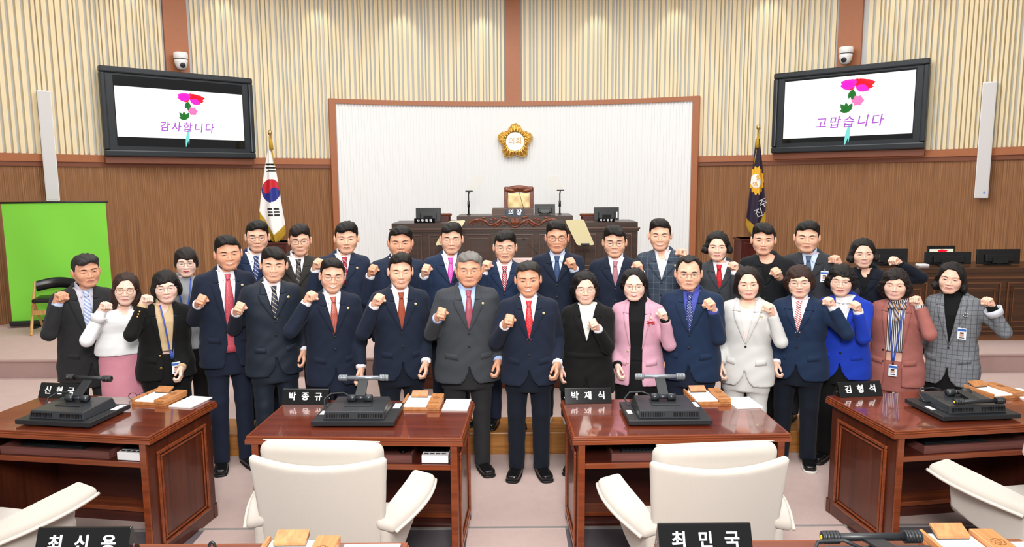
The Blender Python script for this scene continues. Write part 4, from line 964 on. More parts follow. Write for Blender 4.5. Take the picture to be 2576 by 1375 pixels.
# ---- hands (right hand; wrist at origin, +z to the knuckles, +y out of the palm, +x to the thumb)
def fist_f(p):
    d = rbox(p, (0, -.001, .046), (.040, .0165, .046), .015)
    d = smin(d, cap(p, (0, 0, -.05), (0, 0, .02), .0265, .027), .02)
    d = smin(d, ell(p, (.026, .012, .034), (.02, .02, .03)), .012)
    for i, x in enumerate((.0315, .0105, -.0105, -.031)):
        q = (.0, .004, .002, -.006)[i]; r = (.0108, .0112, .0106, .0095)[i]
        f = np.minimum(cap(p, (x, -.004, .086+q), (x*.98, .036, .089+q), r+.0008, r), np.minimum(cap(p, (x*.98, .036, .089+q), (x*.96, .047, .058+q), r, r*.96), cap(p, (x*.96, .047, .058+q), (x*.95, .020, .050+q), r*.96, r*.9)))
        d = smin(d, f, .0035)
    th = np.minimum(cap(p, (.037, .012, .028), (.047, .036, .052), .0145, .0125), cap(p, (.047, .036, .052), (.020, .061, .066), .0122, .0102))
    return smin(d, th, .004)
def relax_f(p):
    d = rbox(p, (0, 0, .046), (.038, .0145, .046), .013)
    d = smin(d, cap(p, (0, 0, -.05), (0, 0, .02), .0255, .026), .02)
    d = smin(d, ell(p, (.026, .01, .034), (.018, .018, .028)), .012)
    for i, x in enumerate((.030, .0105, -.0095, -.029)):
        r = (.0098, .0102, .0097, .0086)[i]; L_ = (.95, 1.05, 1., .82)[i]
        a = (x, .0, .088); b_ = (x*1.02, .018*L_, .088+.036*L_); c = (x*.98, .042*L_, .088+.040*L_); e = (x*.95, .052*L_, .088+.020*L_)
        d = smin(d, np.minimum(cap(p, a, b_, r+.0006, r), np.minimum(cap(p, b_, c, r, r*.95), cap(p, c, e, r*.95, r*.82))), .003)
    th = np.minimum(cap(p, (.034, .010, .026), (.048, .026, .058), .0135, .0115), cap(p, (.048, .026, .058), (.042, .040, .088), .0112, .009))
    return smin(d, th, .004)
HANDS = {'fist': surfnet(fist_f, (-.065, -.045, -.04), (.075, .09, .125), .0036), 'relax': surfnet(relax_f, (-.065, -.04, -.04), (.08, .085, .165), .0036)}
def shoe_f(p):
    u = np.clip((p[1]+.15)/.26, 0, 1)      # toe at -y
    w_ = .034+.014*np.sin(np.clip(1-u, 0, 1)*2.4)
    d = rbox((p[0]/w_*.045, p[1], p[2]), (0, -.03, .035), (.045, .13, .034), .03)
    d = smin(d, cap(p, (0, .055, .05), (0, .06, .10), .04, .04), .03)
    top = .05+.05*np.clip((p[1]+.09)/.1, 0, 1)
    return np.maximum(smax(d, p[2]-top-.01, .012), .012-p[2])
SHOE = surfnet(shoe_f, (-.07, -.18, 0), (.07, .12, .13), .008)
def sole_f(p):
    u = np.clip((p[1]+.15)/.26, 0, 1); w_ = .034+.014*np.sin(np.clip(1-u, 0, 1)*2.4)
    return np.maximum(rbox((p[0]/w_*.045, p[1], 0*p[2]), (0, -.03, 0), (.049, .134, .05), .035), np.abs(p[2]-.009)-.009)
SOLE = surfnet(sole_f, (-.07, -.18, -.01), (.07, .12, .03), .006)
def xf(P, M):
    M = np.array(M); return P @ M[:3, :3].T+M[:3, 3]
def frame(o, z, y):
    """matrix with +z along z and +y near y"""
    z = Vector(z).normalized(); y = Vector(y); y = (y-z*y.dot(z)).normalized(); x = y.cross(z)
    return Matrix(((x.x, y.x, z.x, o[0]), (x.y, y.y, z.y, o[1]), (x.z, y.z, z.z, o[2]), (0, 0, 0, 1)))
def project(f, x, z, y0=-.45, n=36):
    y = np.full(x.shape, y0)
    for _ in range(n): y = y+np.clip(f((x, y, z)), -.02, .06)*.85
    return y
class Quads:
    def __init__(s): s.P = []; s.Q = []; s.M = []; s.n = 0
    def add(s, P, Q, m=0):
        P = np.asarray(P, float); Q = np.asarray(Q, int); s.P.append(P); s.Q.append(Q+s.n); s.M.append(np.full(len(Q), m)); s.n += len(P); return s
    def build(s, name, mat, parent, M=None, smooth=True):
        P = np.concatenate(s.P); Q = np.concatenate(s.Q)
        if M is not None: P = xf(P, M)
        o = np_mesh(name, P, Q, mat, parent, smooth); o.data.polygons.foreach_set('material_index', np.concatenate(s.M).astype(np.int32)); return o
def resamp(pts, n):
    pts = np.asarray(pts, float); d = np.r_[0, np.cumsum(np.sqrt((np.diff(pts, axis=0)**2).sum(1)))]; t = np.linspace(0, d[-1], n)
    return np.stack([np.interp(t, d, pts[:, k]) for k in range(pts.shape[1])], 1)
def strip(f, A, B, n=12, m=4, off=.004, thick=.006, crown=0., flip=False):
    """cloth strip lying on the surface f, between two front-view outlines A and B of (x,z)"""
    A, B = resamp(A, n), resamp(B, n); v = np.linspace(0, 1, m)[:, None, None]
    G = A[None]*(1-v)+B[None]*v; y = project(f, G[..., 0], G[..., 1])-off-crown*np.sin(PI*v[..., 0])
    F_ = np.stack([G[..., 0], y, G[..., 1]], -1).reshape(-1, 3); Bk = F_+np.array([0, thick, 0]); N = n*m
    Q = []
    for j in range(m-1):
        for i in range(n-1): a = j*n+i; Q.append((a, a+1, a+n+1, a+n)); Q.append((N+a+n, N+a+n+1, N+a+1, N+a))
    for i in range(n-1): Q.append((i+1, i, N+i, N+i+1)); a = (m-1)*n+i; Q.append((a, a+1, N+a+1, N+a))
    for j in range(m-1): a = j*n; Q.append((a, a+n, N+a+n, N+a)); a = j*n+n-1; Q.append((a+n, a, N+a, N+a+n))
    Q = np.array(Q); e1 = F_[n]-F_[0]; e0 = F_[1]-F_[0]
    if np.cross(e0, e1)[1] > 0: Q = Q[:, ::-1]
    return np.concatenate([F_, Bk]), Q
# ---- heads
FWK = 1.12     # breadth of the heads
def head_sdf(hp):
    fw, jaw, fat, nose = hp.get('fw', 1.)*FWK, hp.get('jaw', 1.)*.95, hp.get('cheek', 0.), hp.get('nose', 1.)
    def f(p):
        X = (np.abs(p[0])/fw, p[1], p[2])
        d = ell(X, (0, .014, .030), (.0755, .095, .089))
        d = smin(d, ell(X, (0, -.020, -.030), (.0685, .066, .086)), .03)
        d = smin(d, cap(X, (.050*jaw, .004, -.055), (.020*jaw, -.058, -.097), .017+.006*fat, .016), .03)
        d = smin(d, ell(X, (0, -.064, -.098), (.026*jaw, .021, .019)), .022)
        d = smin(d, ell(X, (.041, -.056, -.030), (.022+.006*fat, .022, .026+.006*fat)), .024)
        d = smin(d, cap(X, (0, -.075, .020), (.042, -.064, .023), .0135, .010), .016)
        d = smax(d, -ell(X, (.0315, -.100, .001), (.019, .020, .0115)), .014)
        d = smin(d, ell(X, (.0315, -.066, -.001), (.0185, .0185, .0125)), .006)
        d = smin(d, cap(X, (0, -.080, .006), (0, -.098, -.034), .0062, .0098), .010)
        d = smin(d, ell(X, (.0125*nose, -.090, -.0385), (.0095*nose, .0100, .0080)), .006)
        d = smin(d, ell(X, (0, -.079, -.066), (.027, .0145, .0165)), .012)
        d = smax(d, -cap(X, (0, -.0955, -.0655), (.024, -.088, -.064), .0022), .003)
        d = smax(d, -cap(X, (.0175, -.0935, -.040), (.0315, -.0800, -.064), .0016), .007)
        d = smin(d, ell(X, (.0815, .014, -.010), (.0095, .019, .033)), .007)
        d = smax(d, -ell(X, (.0925, .004, -.006), (.006, .010, .019)), .004)
        nr = hp.get('neck', .054)/fw
        d = smin(d, cap(X, (0, .022, -.06), (0, .040, -.20), nr), .022)
        return d
    return f
def ridges(p, a=.0026, f=150.): return a*np.sin(p[0]*f+10*p[1]+2.5*np.sin(p[1]*28+p[2]*22))*(.6+.4*np.sin(p[1]*45+p[0]*30))+a*.6*np.sin(p[0]*f*.41+p[1]*26+p[2]*18)
def hair_sdf(st, hp):
    fw = hp.get('fw', 1.)*FWK
    def male(p, top=.0, side=1, front=.074, fringe=0., recede=0., flat=0.):
        x, y, z = p; s = x*side
        d = ell((x/fw, y, z), (0, .016, .036), (.083, .103, .096))
        d = smin(d, ell((x/fw, y, z), (.012*side, -.022, .080+top*.4), (.068, .072, .044+top)), .02)
        if front < .066 or fringe: d = smin(d, ell((x/fw, y, z), (-.02*side, -.068, .075), (.05, .034, .030+fringe)), .016)
        fl_ = front-.010*(np.abs(x)/.05)**2-recede*.25*0+recede*np.clip(np.abs(x)/.045, 0, 1.3)**2*.5+.006*np.cos(s*60-1.2)-fringe*np.clip(1-np.abs(s+.022)/.045, 0, 1)
        dfr = np.maximum(fl_-z, np.abs(x)-.062*fw)
        sd = np.interp(y, [-.06, -.034, -.016, .0, .008, .03, .05, .10], [.05, .0, -.022, -.026, .012, .008, -.05, -.075])
        dsd = np.maximum((-.036-y)+.35*np.clip(.03-z, 0, .05)*0, sd-z)
        mk = smin(dfr, dsd, .012)
        return smax(d+ridges(p), mk*.8, .014)
    if st[0] == 'male': return lambda p: male(p, **st[1])
    def fem(p, w_=.098, low=-.10, hole=(.058, .105), hz=-.036, bang=0., side=1, curl=0., back=.03, hw=.0, tip=0., part=0.):
        x, y, z = p; X = x/fw
        d = ell((X, y, z), (0, .016, .030), (.090, .106, .103))
        d = smin(d, ell((X, y, z), (0, back, -.035+(low+.10)*.5), (w_, .080, .095-(low+.10)*.55)), .03)
        if tip: d = smin(d, ell((np.abs(X), y, z), (w_*.86, .0, low+.035), (.026, .05, .035)), .02)
        d = d+ridges(p, .0028, 130.)
        if curl: d = d+curl*np.sin(p[0]*75+2*np.sin(p[2]*60))*np.sin(p[1]*70+1)*np.sin(p[2]*80+2*np.sin(p[0]*50))
        zt_ = z+(.30*side*X if part else 0); hh_ = hole[1]+(0 if bang else .008)
        h = ell((X+.006*side, y, zt_), (0, -.115, hz), (hole[0], .115, hh_))
        h = smin(h, ell((X-part*side*.02, y, z), (0, -.115, hz+.03), (hole[0]*.55, .1, hole[1]*.74)), .02) if part else h
        if bang: h = smax(h, z-(.062-bang)+.012*np.sin(X*40*side+1)+.10*(X*side), .012)
        d = smax(d, -h, .014)
        d = smax(d, -ell(p, (0, -.02, -.14), (.058, .075, .07)), .01)
        return smax(d, (low-z)-.008*np.sin(X*60+y*40), .012)
    return lambda p: fem(p, **st[1])
FACE_M = {}
def build_head(root, hp, hs, Mh, sk, hairst, hairmat, glasses, age, browm=None):
    """returns skin vertices of the head; hair, eyes, brows, lips, glasses become parts of root"""
    f = head_sdf(hp); P, Q = surfnet(f, (-.118, -.125, -.19), (.118, .125, .135), .0043)
    S = Matrix.Diagonal((hs, hs, hs, 1)); M = Mh @ S
    hf = hair_sdf(hairst, hp); lo = -.125 if hairst[0] == 'male' else hairst[1].get('low', -.1)-.03
    hw = .125 if hairst[0] == 'male' else .15
    hP, hQ = surfnet(hf, (-hw, -.125, lo), (hw, .14, .16), .0052, refine=False)
    np_mesh('hair', xf(hP, M), hQ, HAIR[hairmat] if isinstance(hairmat, str) else hairmat, root)
    op, fw = hp.get('eye', .0031)*.9, hp.get('fw', 1.)*FWK
    smile, teeth = hp.get('smile', .3), hp.get('teeth', 0)
    for s in (-1, 1):
        q = Quads(); cx, cz = s*.0315*fw, -.001; t = np.linspace(-1, 1, 13); xs = cx+t*.0148*fw
        slant = .0012*t*s
        up = cz+op*(1-np.abs(t)**2.2)+slant; dn = cz-op*.62*(1-np.abs(t)**2.4)+slant
        q.add(*strip(f, np.c_[xs, up], np.c_[xs, dn], 13, 4, .0006, .002), 0)
        ix = np.linspace(-1, 1, 9)*.0072; ce = np.sqrt(np.maximum(0, .0072**2-ix**2)); xi = cx+ix
        iu = np.minimum(cz+ce, np.interp(xi, xs if s > 0 or True else xs, up)); il = np.maximum(cz-ce, np.interp(xi, xs, dn)); iu = np.maximum(iu, il+.0002)
        q.add(*strip(f, np.c_[xi, iu], np.c_[xi, il], 9, 4, .0013, .002), 1)
        q.add(*strip(f, np.c_[xs, up+.0017*(1-.4*np.abs(t))], np.c_[xs, up-.0006], 13, 3, .0016, .002), 2)
        q.add(*strip(f, np.c_[xs, up+.0058-.0008*np.abs(t)], np.c_[xs, up+.0050], 13, 2, .0006, .0015), 3)
        q.build('eye', [M_EYEW, M_IRIS, M_LASH, FACE_M.setdefault(sk, sk)], root, M)
        bt = np.linspace(0, 1, 12); bxs = s*fw*(.0145+.036*bt); bz = .0185+hp.get('brow', 0.)+.0055*np.sin(bt*2.3)-.004*bt
        bw = hp.get('browt', .0034 if not hp.get('fem') else .0021)*(.75+.5*np.sin(bt*PI))*(1-.55*bt**3)
        b = Quads().add(*strip(f, np.c_[bxs, bz+bw], np.c_[bxs, bz-bw*.8], 12, 3, .0016, .003)); b.build('eyebrow', browm or M_BROW, root, M)
    # mouth
    t = np.linspace(-1, 1, 17); mw = .0250+.0050*smile; mz = -.0655
    mid = mz-.001*smile+.0072*smile*np.abs(t)**2.4-.001*np.cos(t*6)*.6; op_ = .0055*teeth*(1-t**2)**.75
    upc = mid+.0052*(1-t**2)**.6*(1-.18*np.exp(-(t/.18)**2)); loc_ = mid-op_*1.0-.0072*(1-t**2)**.6
    lm = {'n': M_LIP, 'r': M_LIPR, 'p': M_LIPP}[hp.get('lip', 'n')]; q = Quads(); xs = t*mw
    q.add(*strip(f, np.c_[xs, upc], np.c_[xs, mid+op_*.25], 17, 4, .0012, .003, .0012), 0); q.add(*strip(f, np.c_[xs, mid-op_*.95-.0003], np.c_[xs, loc_], 17, 4, .0012, .003, .002), 0)
    q.add(*strip(f, np.c_[xs*.97, mid+op_*.3+.0008], np.c_[xs*.97, mid-op_-.0008], 17, 3, .0014 if teeth else .0030, .002), 1)
    q.build('lips', [lm, M_TEETH if teeth else M_MOUTH], root, M)
    if glasses:
        sh, mat, r = glasses[0], glasses[1], glasses[2] if len(glasses) > 2 else .0013
        rx_, rz__, ex = {'round': (.0225, .0215, 2.1), 'oval': (.0250, .0185, 2.3), 'rect': (.0265, .0170, 3.4), 'big': (.0262, .0225, 2.6)}[sh]
        g = MB(); lens = []
        ye = float(project(f, np.array([.0315*fw]), np.array([0.]))[0])-.014
        for s in (-1, 1):
            pts = []
            for k in range(24):
                a = 2*PI*k/24; c_, s_ = math.cos(a), math.sin(a); xx = s*.0335*fw+rx_*math.copysign(abs(c_)**(2/ex), c_); zz = -.003+rz__*math.copysign(abs(s_)**(2/ex), s_); pts.append((xx, ye+.0065*(abs(xx)/.06)**2, zz))
            g.tube(pts, r, 6, closed=True); lens.append(pts)
            xo = s*(.0335*fw+rx_); g.tube([(xo, ye+.006, .006), (s*.074*fw, ye+.02, .008), (s*.081*fw, -.01, .008), (s*.081*fw, .018, .006)], r, 6)
        g.tube([(-.0335*fw+rx_-.001, ye+.001, .003), (0, ye-.002, .006), (.0335*fw-rx_+.001, ye+.001, .003)], r, 6)
        o = g.build('glasses', mat, root, True); o.data.transform(M)
        for pts in lens:
            l = mobj('lens', pts, [tuple(range(24))], MATS['lens'], o); l.data.transform(M)
    return xf(P, M), Q
# ---- torso profile
def torso_tab(zs, hem, fat, fem):
    L_ = zs-hem
    if fem: low = [(0, .205, .140), (.2, .200, .135), (.38, .178, .120), (.52, .166, .115), (.7, .180, .128), (.84, .186, .130), (.95, .182, .108)]
    else: low = [(0, .208, .140), (.2, .203, .135), (.40, .188, .128), (.55, .186, .128), (.72, .196, .132), (.86, .200, .126), (.95, .196, .110)]
    low = [(hem+u*(L_-.012), a*(1+(fat-1)*(1.2 if u < .8 else .6)), b*(1+(fat-1)*1.6)) for u, a, b in low]
    sw = (.92 if fem else 1.)*(1+(fat-1)*.4)
    hi = [(zs-.012, .180*sw, .100), (zs+.004, .164*sw, .092), (zs+.018, .126*sw, .082), (zs+.034, .086, .071), (zs+.050, .066, .063), (zs+.08, .059, .059), (zs+.12, .057, .057)]
    return np.array([(hem-.4, low[0][1], low[0][2])]+low+hi)
def torso_f(T, e, n=2.35):
    def f(p):
        a = np.interp(p[2], T[:, 0], T[:, 1])+e; b = np.interp(p[2], T[:, 0], T[:, 2])+e
        k = (np.abs(p[0])/a)**n+(np.abs(p[1]-.012)/b)**n
        return (k**(1/n)-1)*np.minimum(a, b)*.92
    return f
def ik(S, W, l1, l2, pole):
    d = W-S; L_ = min(d.length, (l1+l2)*.995); u = d.normalized(); W2 = S+u*L_
    a = (l1*l1-l2*l2+L_*L_)/(2*L_); h = math.sqrt(max(1e-6, l1*l1-a*a)); pv = pole-u*pole.dot(u); pv.normalize(); return S+u*a+pv*h, W2
def wrinkle(p, a=.003):
    m = .5+.5*np.sin(p[0]*9+2.1*np.sin(p[2]*6)+4*p[1])
    return a*.55*m*np.sin(p[2]*38+p[0]*26+3*np.sin(p[0]*11+p[1]*8))+a*.35*(1-m)*np.sin(p[2]*52-p[0]*44+2*p[1]*20)
PEOPLE = []
def person(label, px, top, Y, sex='m', skin_='m', hair=('male', {}), hairmat='black', glasses=None, hp=None, hs=1.0, fat=1., rz=0., yaw=0., tilt=0., nod=0., bx_=None, floor=0.,
           fist=None, other=None, jacket=None, inner=None, innerkind='shirt', tie=None, vbot=None, openw=None, hem=None, legs=None, skirt=None, shoes='black', cuff=None, buttons=2, pocket=True, pin=True,
           lapel=True, extra=None, wrk=.0048, sleeve_cut=0., bcol=None, trouser_hem=None, swatch=None, belt=True, tuck=None):
    hp = dict(hp or {}); fem = sex == 'f'; hs = hs*(1.02 if not fem else .97)
    ptop = aty(px, top, Y-.02); ztop = ptop.z-floor
    bpx = bx_ if bx_ is not None else px; bc = aty(bpx, 850, Y); bc.x = ptop.x+max(-.035, min(.035, bc.x-ptop.x)); camf = -math.degrees(math.atan2(bc.x, Y)); rz = camf+rz*.45
    ze = ztop-(.139 if not fem else .143)*hs; chin = ze-.116*hs; zs = chin-(.050 if not fem else .050)
    root_loc = Vector((bc.x, Y, floor)); RZm = RZ(math.radians(rz)); W2L = (TR(*root_loc) @ RZm).inverted()
    def loc(px_, py_, y_): return W2L @ aty(px_, py_, y_)
    hemz = (loc(bpx, hem, Y-.12).z if hem else .43*ztop)
    T = torso_tab(zs, hemz, fat, fem)
    sk = SKIN[skin_]
    # placeholder root mesh, filled at the end (skin body)
    root = bpy.data.objects.new('person', bpy.data.meshes.new('person')); COL.objects.link(root); root.location = root_loc; root.rotation_euler = (0, 0, math.radians(rz)); tag(root, label, 'person', 'people in the group photo')
    hx = (W2L @ Vector((ptop.x, Y, ptop.z)))
    Mh = TR(hx.x, hx.y-.03, ze) @ RZ(math.radians(camf*.92+yaw-rz)) @ RY(math.radians(tilt)) @ RX(math.radians(nod+4))
    hp['fem'] = fem; hp.setdefault('neck', .046 if fem else .054*(1+(fat-1)*.6))
    SP, SQ = [], []
    P, Q = build_head(root, hp, hs, Mh, sk, hair, hairmat, glasses, None, hp.get('browm')); body = Quads().add(P, Q)
    # arms
    sx = (.162 if not fem else .146)*(1+(fat-1)*.5); k = ztop/1.68; l1, l2 = .275*k+.005, .235*k
    arms = {}
    for s in (-1, 1):
        S = Vector((s*sx, .015, zs-.054))
        if fist and fist[0] == s:
            fc = loc(fist[1], fist[2], Y-(fist[3]+.06 if len(fist) > 3 else .26)); Wt = fc+Vector((0, .045, -.045))
            ep = loc(fist[4], fist[5], Y-.06) if len(fist) > 5 else S+Vector((s*.08, .02, -.25))
            E_, W_ = ik(S, Wt, l1, l2, (ep-S)); kind = 'fist'; hd = ((W_-E_).normalized()+Vector((0, -.25, .25))).normalized()
            pn = Vector((-s*.95, -.30, .1))
            Mw = RZm.inverted().to_3x3(); pn = Mw @ pn
        else:
            if other and other[0] == s: hc = loc(other[1], other[2], Y-.08); Wt = hc+Vector((0, 0, .085))
            else: Wt = Vector((s*(sx+.055*fat), -.035, zs-(l1+l2)*.965))
            E_, W_ = ik(S, Wt, l1, l2, Vector((s*.25, .9, 0))); kind = 'relax'; hd = ((W_-E_).normalized()+Vector((0, 0, -.6))).normalized(); pn = Vector((-s, .25, 0))
        arms[s] = (S, E_, W_, kind, hd)
        Mx = frame(W_, hd, pn)
        # right hand thumb must point: raised -> towards the head, hanging -> forwards
        HP, HQ = HANDS[kind]; want = (RZm.inverted().to_3x3() @ Vector((-s*.3, .3, 1))) if kind == 'fist' else Vector((0, -1, 0))
        xax = Mx.to_3x3() @ Vector((1, 0, 0)); mir = xax.dot(want) < 0
        hsz = (1.0 if not fem else .88)*(1 if kind == 'relax' else .98)
        A = Mx @ Matrix.Diagonal((hsz*(-1 if mir else 1), hsz, hsz, 1)); body.add(xf(HP, A), HQ[:, ::-1] if mir else HQ)
    armr = (.058, .047, .036) if not fem else (.050, .042, .033)
    def arm_f(p, e, cut=True, s_only=None):
        d = None
        for s, (S, E_, W_, kd, hd) in arms.items():
            u = cap(p, S, E_, armr[0]*(1+(fat-1)*.6)+e, armr[1]+e); w_ = cap(p, E_, W_, armr[1]+e+.001, armr[2]+e)
            fd = (W_-E_).normalized(); c = W_-fd*(.012+sleeve_cut)
            w_ = np.maximum(w_, (p[0]-c.x)*fd.x+(p[1]-c.y)*fd.y+(p[2]-c.z)*fd.z)
            dd = smin(u, w_, .012); d = dd if d is None else np.minimum(d, dd)
        return d
    # coarse body under the clothes
    Tb = T.copy(); Tb[:, 1] -= .036; Tb[:, 2] = Tb[:, 2]-.036*np.clip((zs-Tb[:, 0])/.1, .2, 1); tb = torso_f(Tb, 0)
    hipz = hemz+.08; lx = .088*(1+(fat-1)*.7); foot = .055
    def body_f(p):
        d = np.maximum(tb(p), np.maximum(hipz-.05-p[2], p[2]-(zs+.05)))
        d = smin(d, arm_f(p, -.012), .02)
        for s in (-1, 1): d = smin(d, np.minimum(cap(p, (s*lx, .015, hipz-.02), (s*lx*1.08, .0, .30*ztop), .072, .052), cap(p, (s*lx*1.08, .0, .30*ztop), (s*lx*1.12, .03, .075), .052, .038)), .03)
        return d
    allx = [abs(v.x) for a in arms.values() for v in a[1:3]]+[.26*fat]; ally = [v.y for a in arms.values() for v in a[1:3]]
    bxm, bym = max(allx)+.09, min(min(ally)-.08, -.22*fat); byM = max(max(ally)+.08, .2*fat)
    P, Q = surfnet(body_f, (-bxm, bym, .03), (bxm, byM, zs+.08), .026, refine=False); body.add(P, Q)
    tj = torso_f(T, .012); tsh = torso_f(T, .001)
    nb = zs+.024      # collar base at the neck
    if vbot is not None: vz = loc(bpx, vbot, Y-.13).z
    else: vz = zs-.20*k
    zl = hemz-.02
    # opening half-width by height
    if jacket:
        jm = jacket
        if openw: prof = [(hemz-.05, openw[0]), (vz-.12, openw[1]), (vz, openw[1]), (zs-.03, .066), (nb, .064), (nb+.06, .078)]
        else:
            b2 = hemz+.12*(zs-hemz); prof = [(hemz-.05, .095), (hemz+.008, .060), (hemz+.03, .036), (b2, .012), (b2+.06, .002), (b2+.09, -.01), (vz-.004, -.01), (vz+.004, .002), (nb, .066), (nb+.06, .08)]
        prof = sorted(prof); pz = [q[0] for q in prof]; pw = [q[1] for q in prof]
        def jac(p):
            d = smax(tj(p), p[2]-(zs+.050+.30*(p[1])), .01)
            d = smin(d, arm_f(p, .0065), .022)+wrinkle(p, wrk)
            ca = np.maximum(np.abs(p[0])-np.interp(p[2], pz, pw), p[1]-.0)
            d = np.maximum(d, -ca)
            return np.maximum(d, hemz-p[2])
        P, Q = surfnet(jac, (-bxm, bym, hemz-.02), (bxm, byM, zs+.09), .0105, refine=False); jo = np_mesh('jacket', P, Q, jm, root)
        tjw = lambda p: tj(p)
        if lapel:
            vx = lambda z: np.interp(z, pz, pw)
            for s in (-1, 1):
                nz = zs-.052; zz = np.linspace(nb+.012, nz, 8); inn = [(s*(max(.0, vx(z))-.004), z) for z in zz]
                out = [(s*(.086+.022*(i/7)), nb+.000-(nb-nz+.0)*(i/7)) for i in range(8)]
                Quads().add(*strip(tjw, inn, out, 8, 4, .004, .008, .003)).build('collar', jm, jo)
                lw = .118 if not fem else .102; zb = vz+.004; zz = np.linspace(nz-.006, zb, 18); inn = [(s*(max(.0, vx(z))-.003), z) for z in zz]
                u = np.linspace(0, 1, 18); wmax = lw-max(0., vx(nz)); ow = wmax*np.minimum(1, (1-u)*1.18)**.80; out = [(s*(max(.0, vx(z))+w__), z+(.012*np.exp(-(uu/.05)**2))) for z, w__, uu in zip(zz, ow, u)]
                Quads().add(*strip(tjw, inn, out, 18, 6, .004, .008, .004)).build('lapel', jm, jo)
        if buttons:
            bm = bcol or M_BTN
            for j in range(buttons):
                bz = vz-.016-j*.095*k; bxp = .0 if not openw else -(openw[1]+.018)
                if bz < hemz+.06: break
                yy = float(project(jac, np.array([bxp]), np.array([bz]))[0]); MB().lathe([(.009, 0), (.009, .004), (.006, .006)], 10, TR(bxp, yy+.001, bz) @ RX(PI/2)).build('button', bm, jo)
        if pocket:
            for s in (-1, 1):
                pzv = hemz+.36*(zs-hemz)-.02; x0_, x1_ = s*.075*fat, s*.158*fat
                Quads().add(*strip(tjw, [(x0_, pzv), (x1_, pzv+.010)], [(x0_, pzv-.045), (x1_, pzv-.035)], 6, 3, .004, .007, .002)).build('pocket_flap', jm, jo)
        if pin:
            yy = float(project(tjw, np.array([.108]), np.array([zs-.078]))[0])-.010; m_ = MB()
            for q_ in range(5): m_.lathe([(.0048, 0), (.0048, .003), (.002, .004)], 8, TR(.108+.0055*math.cos(q_*1.257+1.57), yy, zs-.078+.0055*math.sin(q_*1.257+1.57)) @ RX(PI/2))
            m_.lathe([(.004, 0), (.004, .005)], 8, TR(.108, yy, zs-.078) @ RX(PI/2)); m_.build('lapel_pin', M_PIN, jo)
    # inner garment
    low_in = hemz+(tuck or .19) if (openw or not jacket) else vz-.03
    if not jacket: low_in = hemz
    im = inner
    ncut = {'shirt': .038, 'crew': .030, 'turtle': .12, 'blouse': .026, 'sweater': .048}[innerkind]
    def inn_f(p):
        d = tsh(p) if jacket else torso_f(T, .006)(p)
        if innerkind == 'turtle': d = smin(d, cap(p, (0, .02, zs-.02), (hx.x*.7, .010, zs+.075), .060*(.92 if fem else 1)), .02)
        c = p[2]-(zs+ncut+(.25 if innerkind != 'turtle' else .1)*p[1])
        if innerkind == 'crew': c = np.maximum(c, -ell(p, (0, -.13, zs+.035), (.078, .13, .075)))
        d = smax(d, c, .006)
        if innerkind in ('shirt', 'blouse') and not tie: d = smax(d, -ell(p, (0, -.12, zs+.020), (.036, .12, .062)), .006)
        if innerkind == 'crew': d = smax(d, -ell(p, (0, -.12, zs+.055), (.085, .12, .085)), .006)
        if not jacket: d = smin(d, arm_f(p, .006), .025)+wrinkle(p, .004)
        return np.maximum(d, low_in-p[2])
    if jacket: P, Q = surfnet(inn_f, (-.17*fat, -.2*fat, low_in-.02), (.17*fat, .15, zs+.14), .0105, refine=True)
    else: P, Q = surfnet(inn_f, (-bxm, bym, low_in-.02), (bxm, byM, zs+.14), .0105, refine=False)
    io = np_mesh({'shirt': 'shirt', 'crew': 'top', 'turtle': 'turtleneck', 'blouse': 'blouse', 'sweater': 'sweater'}[innerkind], P, Q, im, root)
    if innerkind in ('shirt', 'blouse'):
        # folded collar around the neck
        q = Quads(); n = 40; th = np.linspace(.10 if tie else .40, 2*PI-(.10 if tie else .40), n); fr = np.cos(th)   # 1 at the front
        r0 = .0615 if not fem else .054; r0 *= (1+(fat-1)*.5); cx_, cy_ = hx.x*.45, .006
        top_ = np.stack([cx_+r0*np.sin(th), cy_-r0*1.02*np.cos(th), zs+.072-.054*np.clip(fr, 0, 1)**2.4+.012*np.clip(-fr, 0, 1)], 1)
        pt = np.exp(-((np.minimum(th, 2*PI-th)-.46)/.26)**2); r1 = r0+.003+.030*pt
        bot = np.stack([cx_+r1*np.sin(th), cy_-r1*1.05*np.cos(th)-.022*pt, zs+.030-.008*np.clip(fr, 0, 1)-.066*pt], 1)
        for a_, b_, e_ in ((top_, bot, 0),):
            v = np.linspace(0, 1, 4)[:, None, None]; G = a_[None]*(1-v)+b_[None]*v; G[..., 1] -= .004*np.sin(v[..., 0]*PI)
            F_ = G.reshape(-1, 3); c0 = np.array([cx_, cy_, 0]); din = F_-c0; din[:, 2] = 0; din /= np.linalg.norm(din, axis=1)[:, None]; Bk = F_-din*.005
            N = len(F_); QQ = []
            for j in range(3):
                for i in range(n-1): a = j*n+i; QQ += [(a, a+n, a+n+1, a+1), (N+a+1, N+a+n+1, N+a+n, N+a)]
            for i in range(n-1): QQ += [(i, i+1, N+i+1, N+i), (3*n+i+1, 3*n+i, N+3*n+i, N+3*n+i+1)]
            for j in range(3): QQ += [(j*n+n, j*n, N+j*n, N+j*n+n), (j*n+n-1, j*n+2*n-1, N+j*n+2*n-1, N+j*n+n-1)]
            q.add(np.concatenate([F_, Bk]), QQ)
        q.build('collar', im, io)
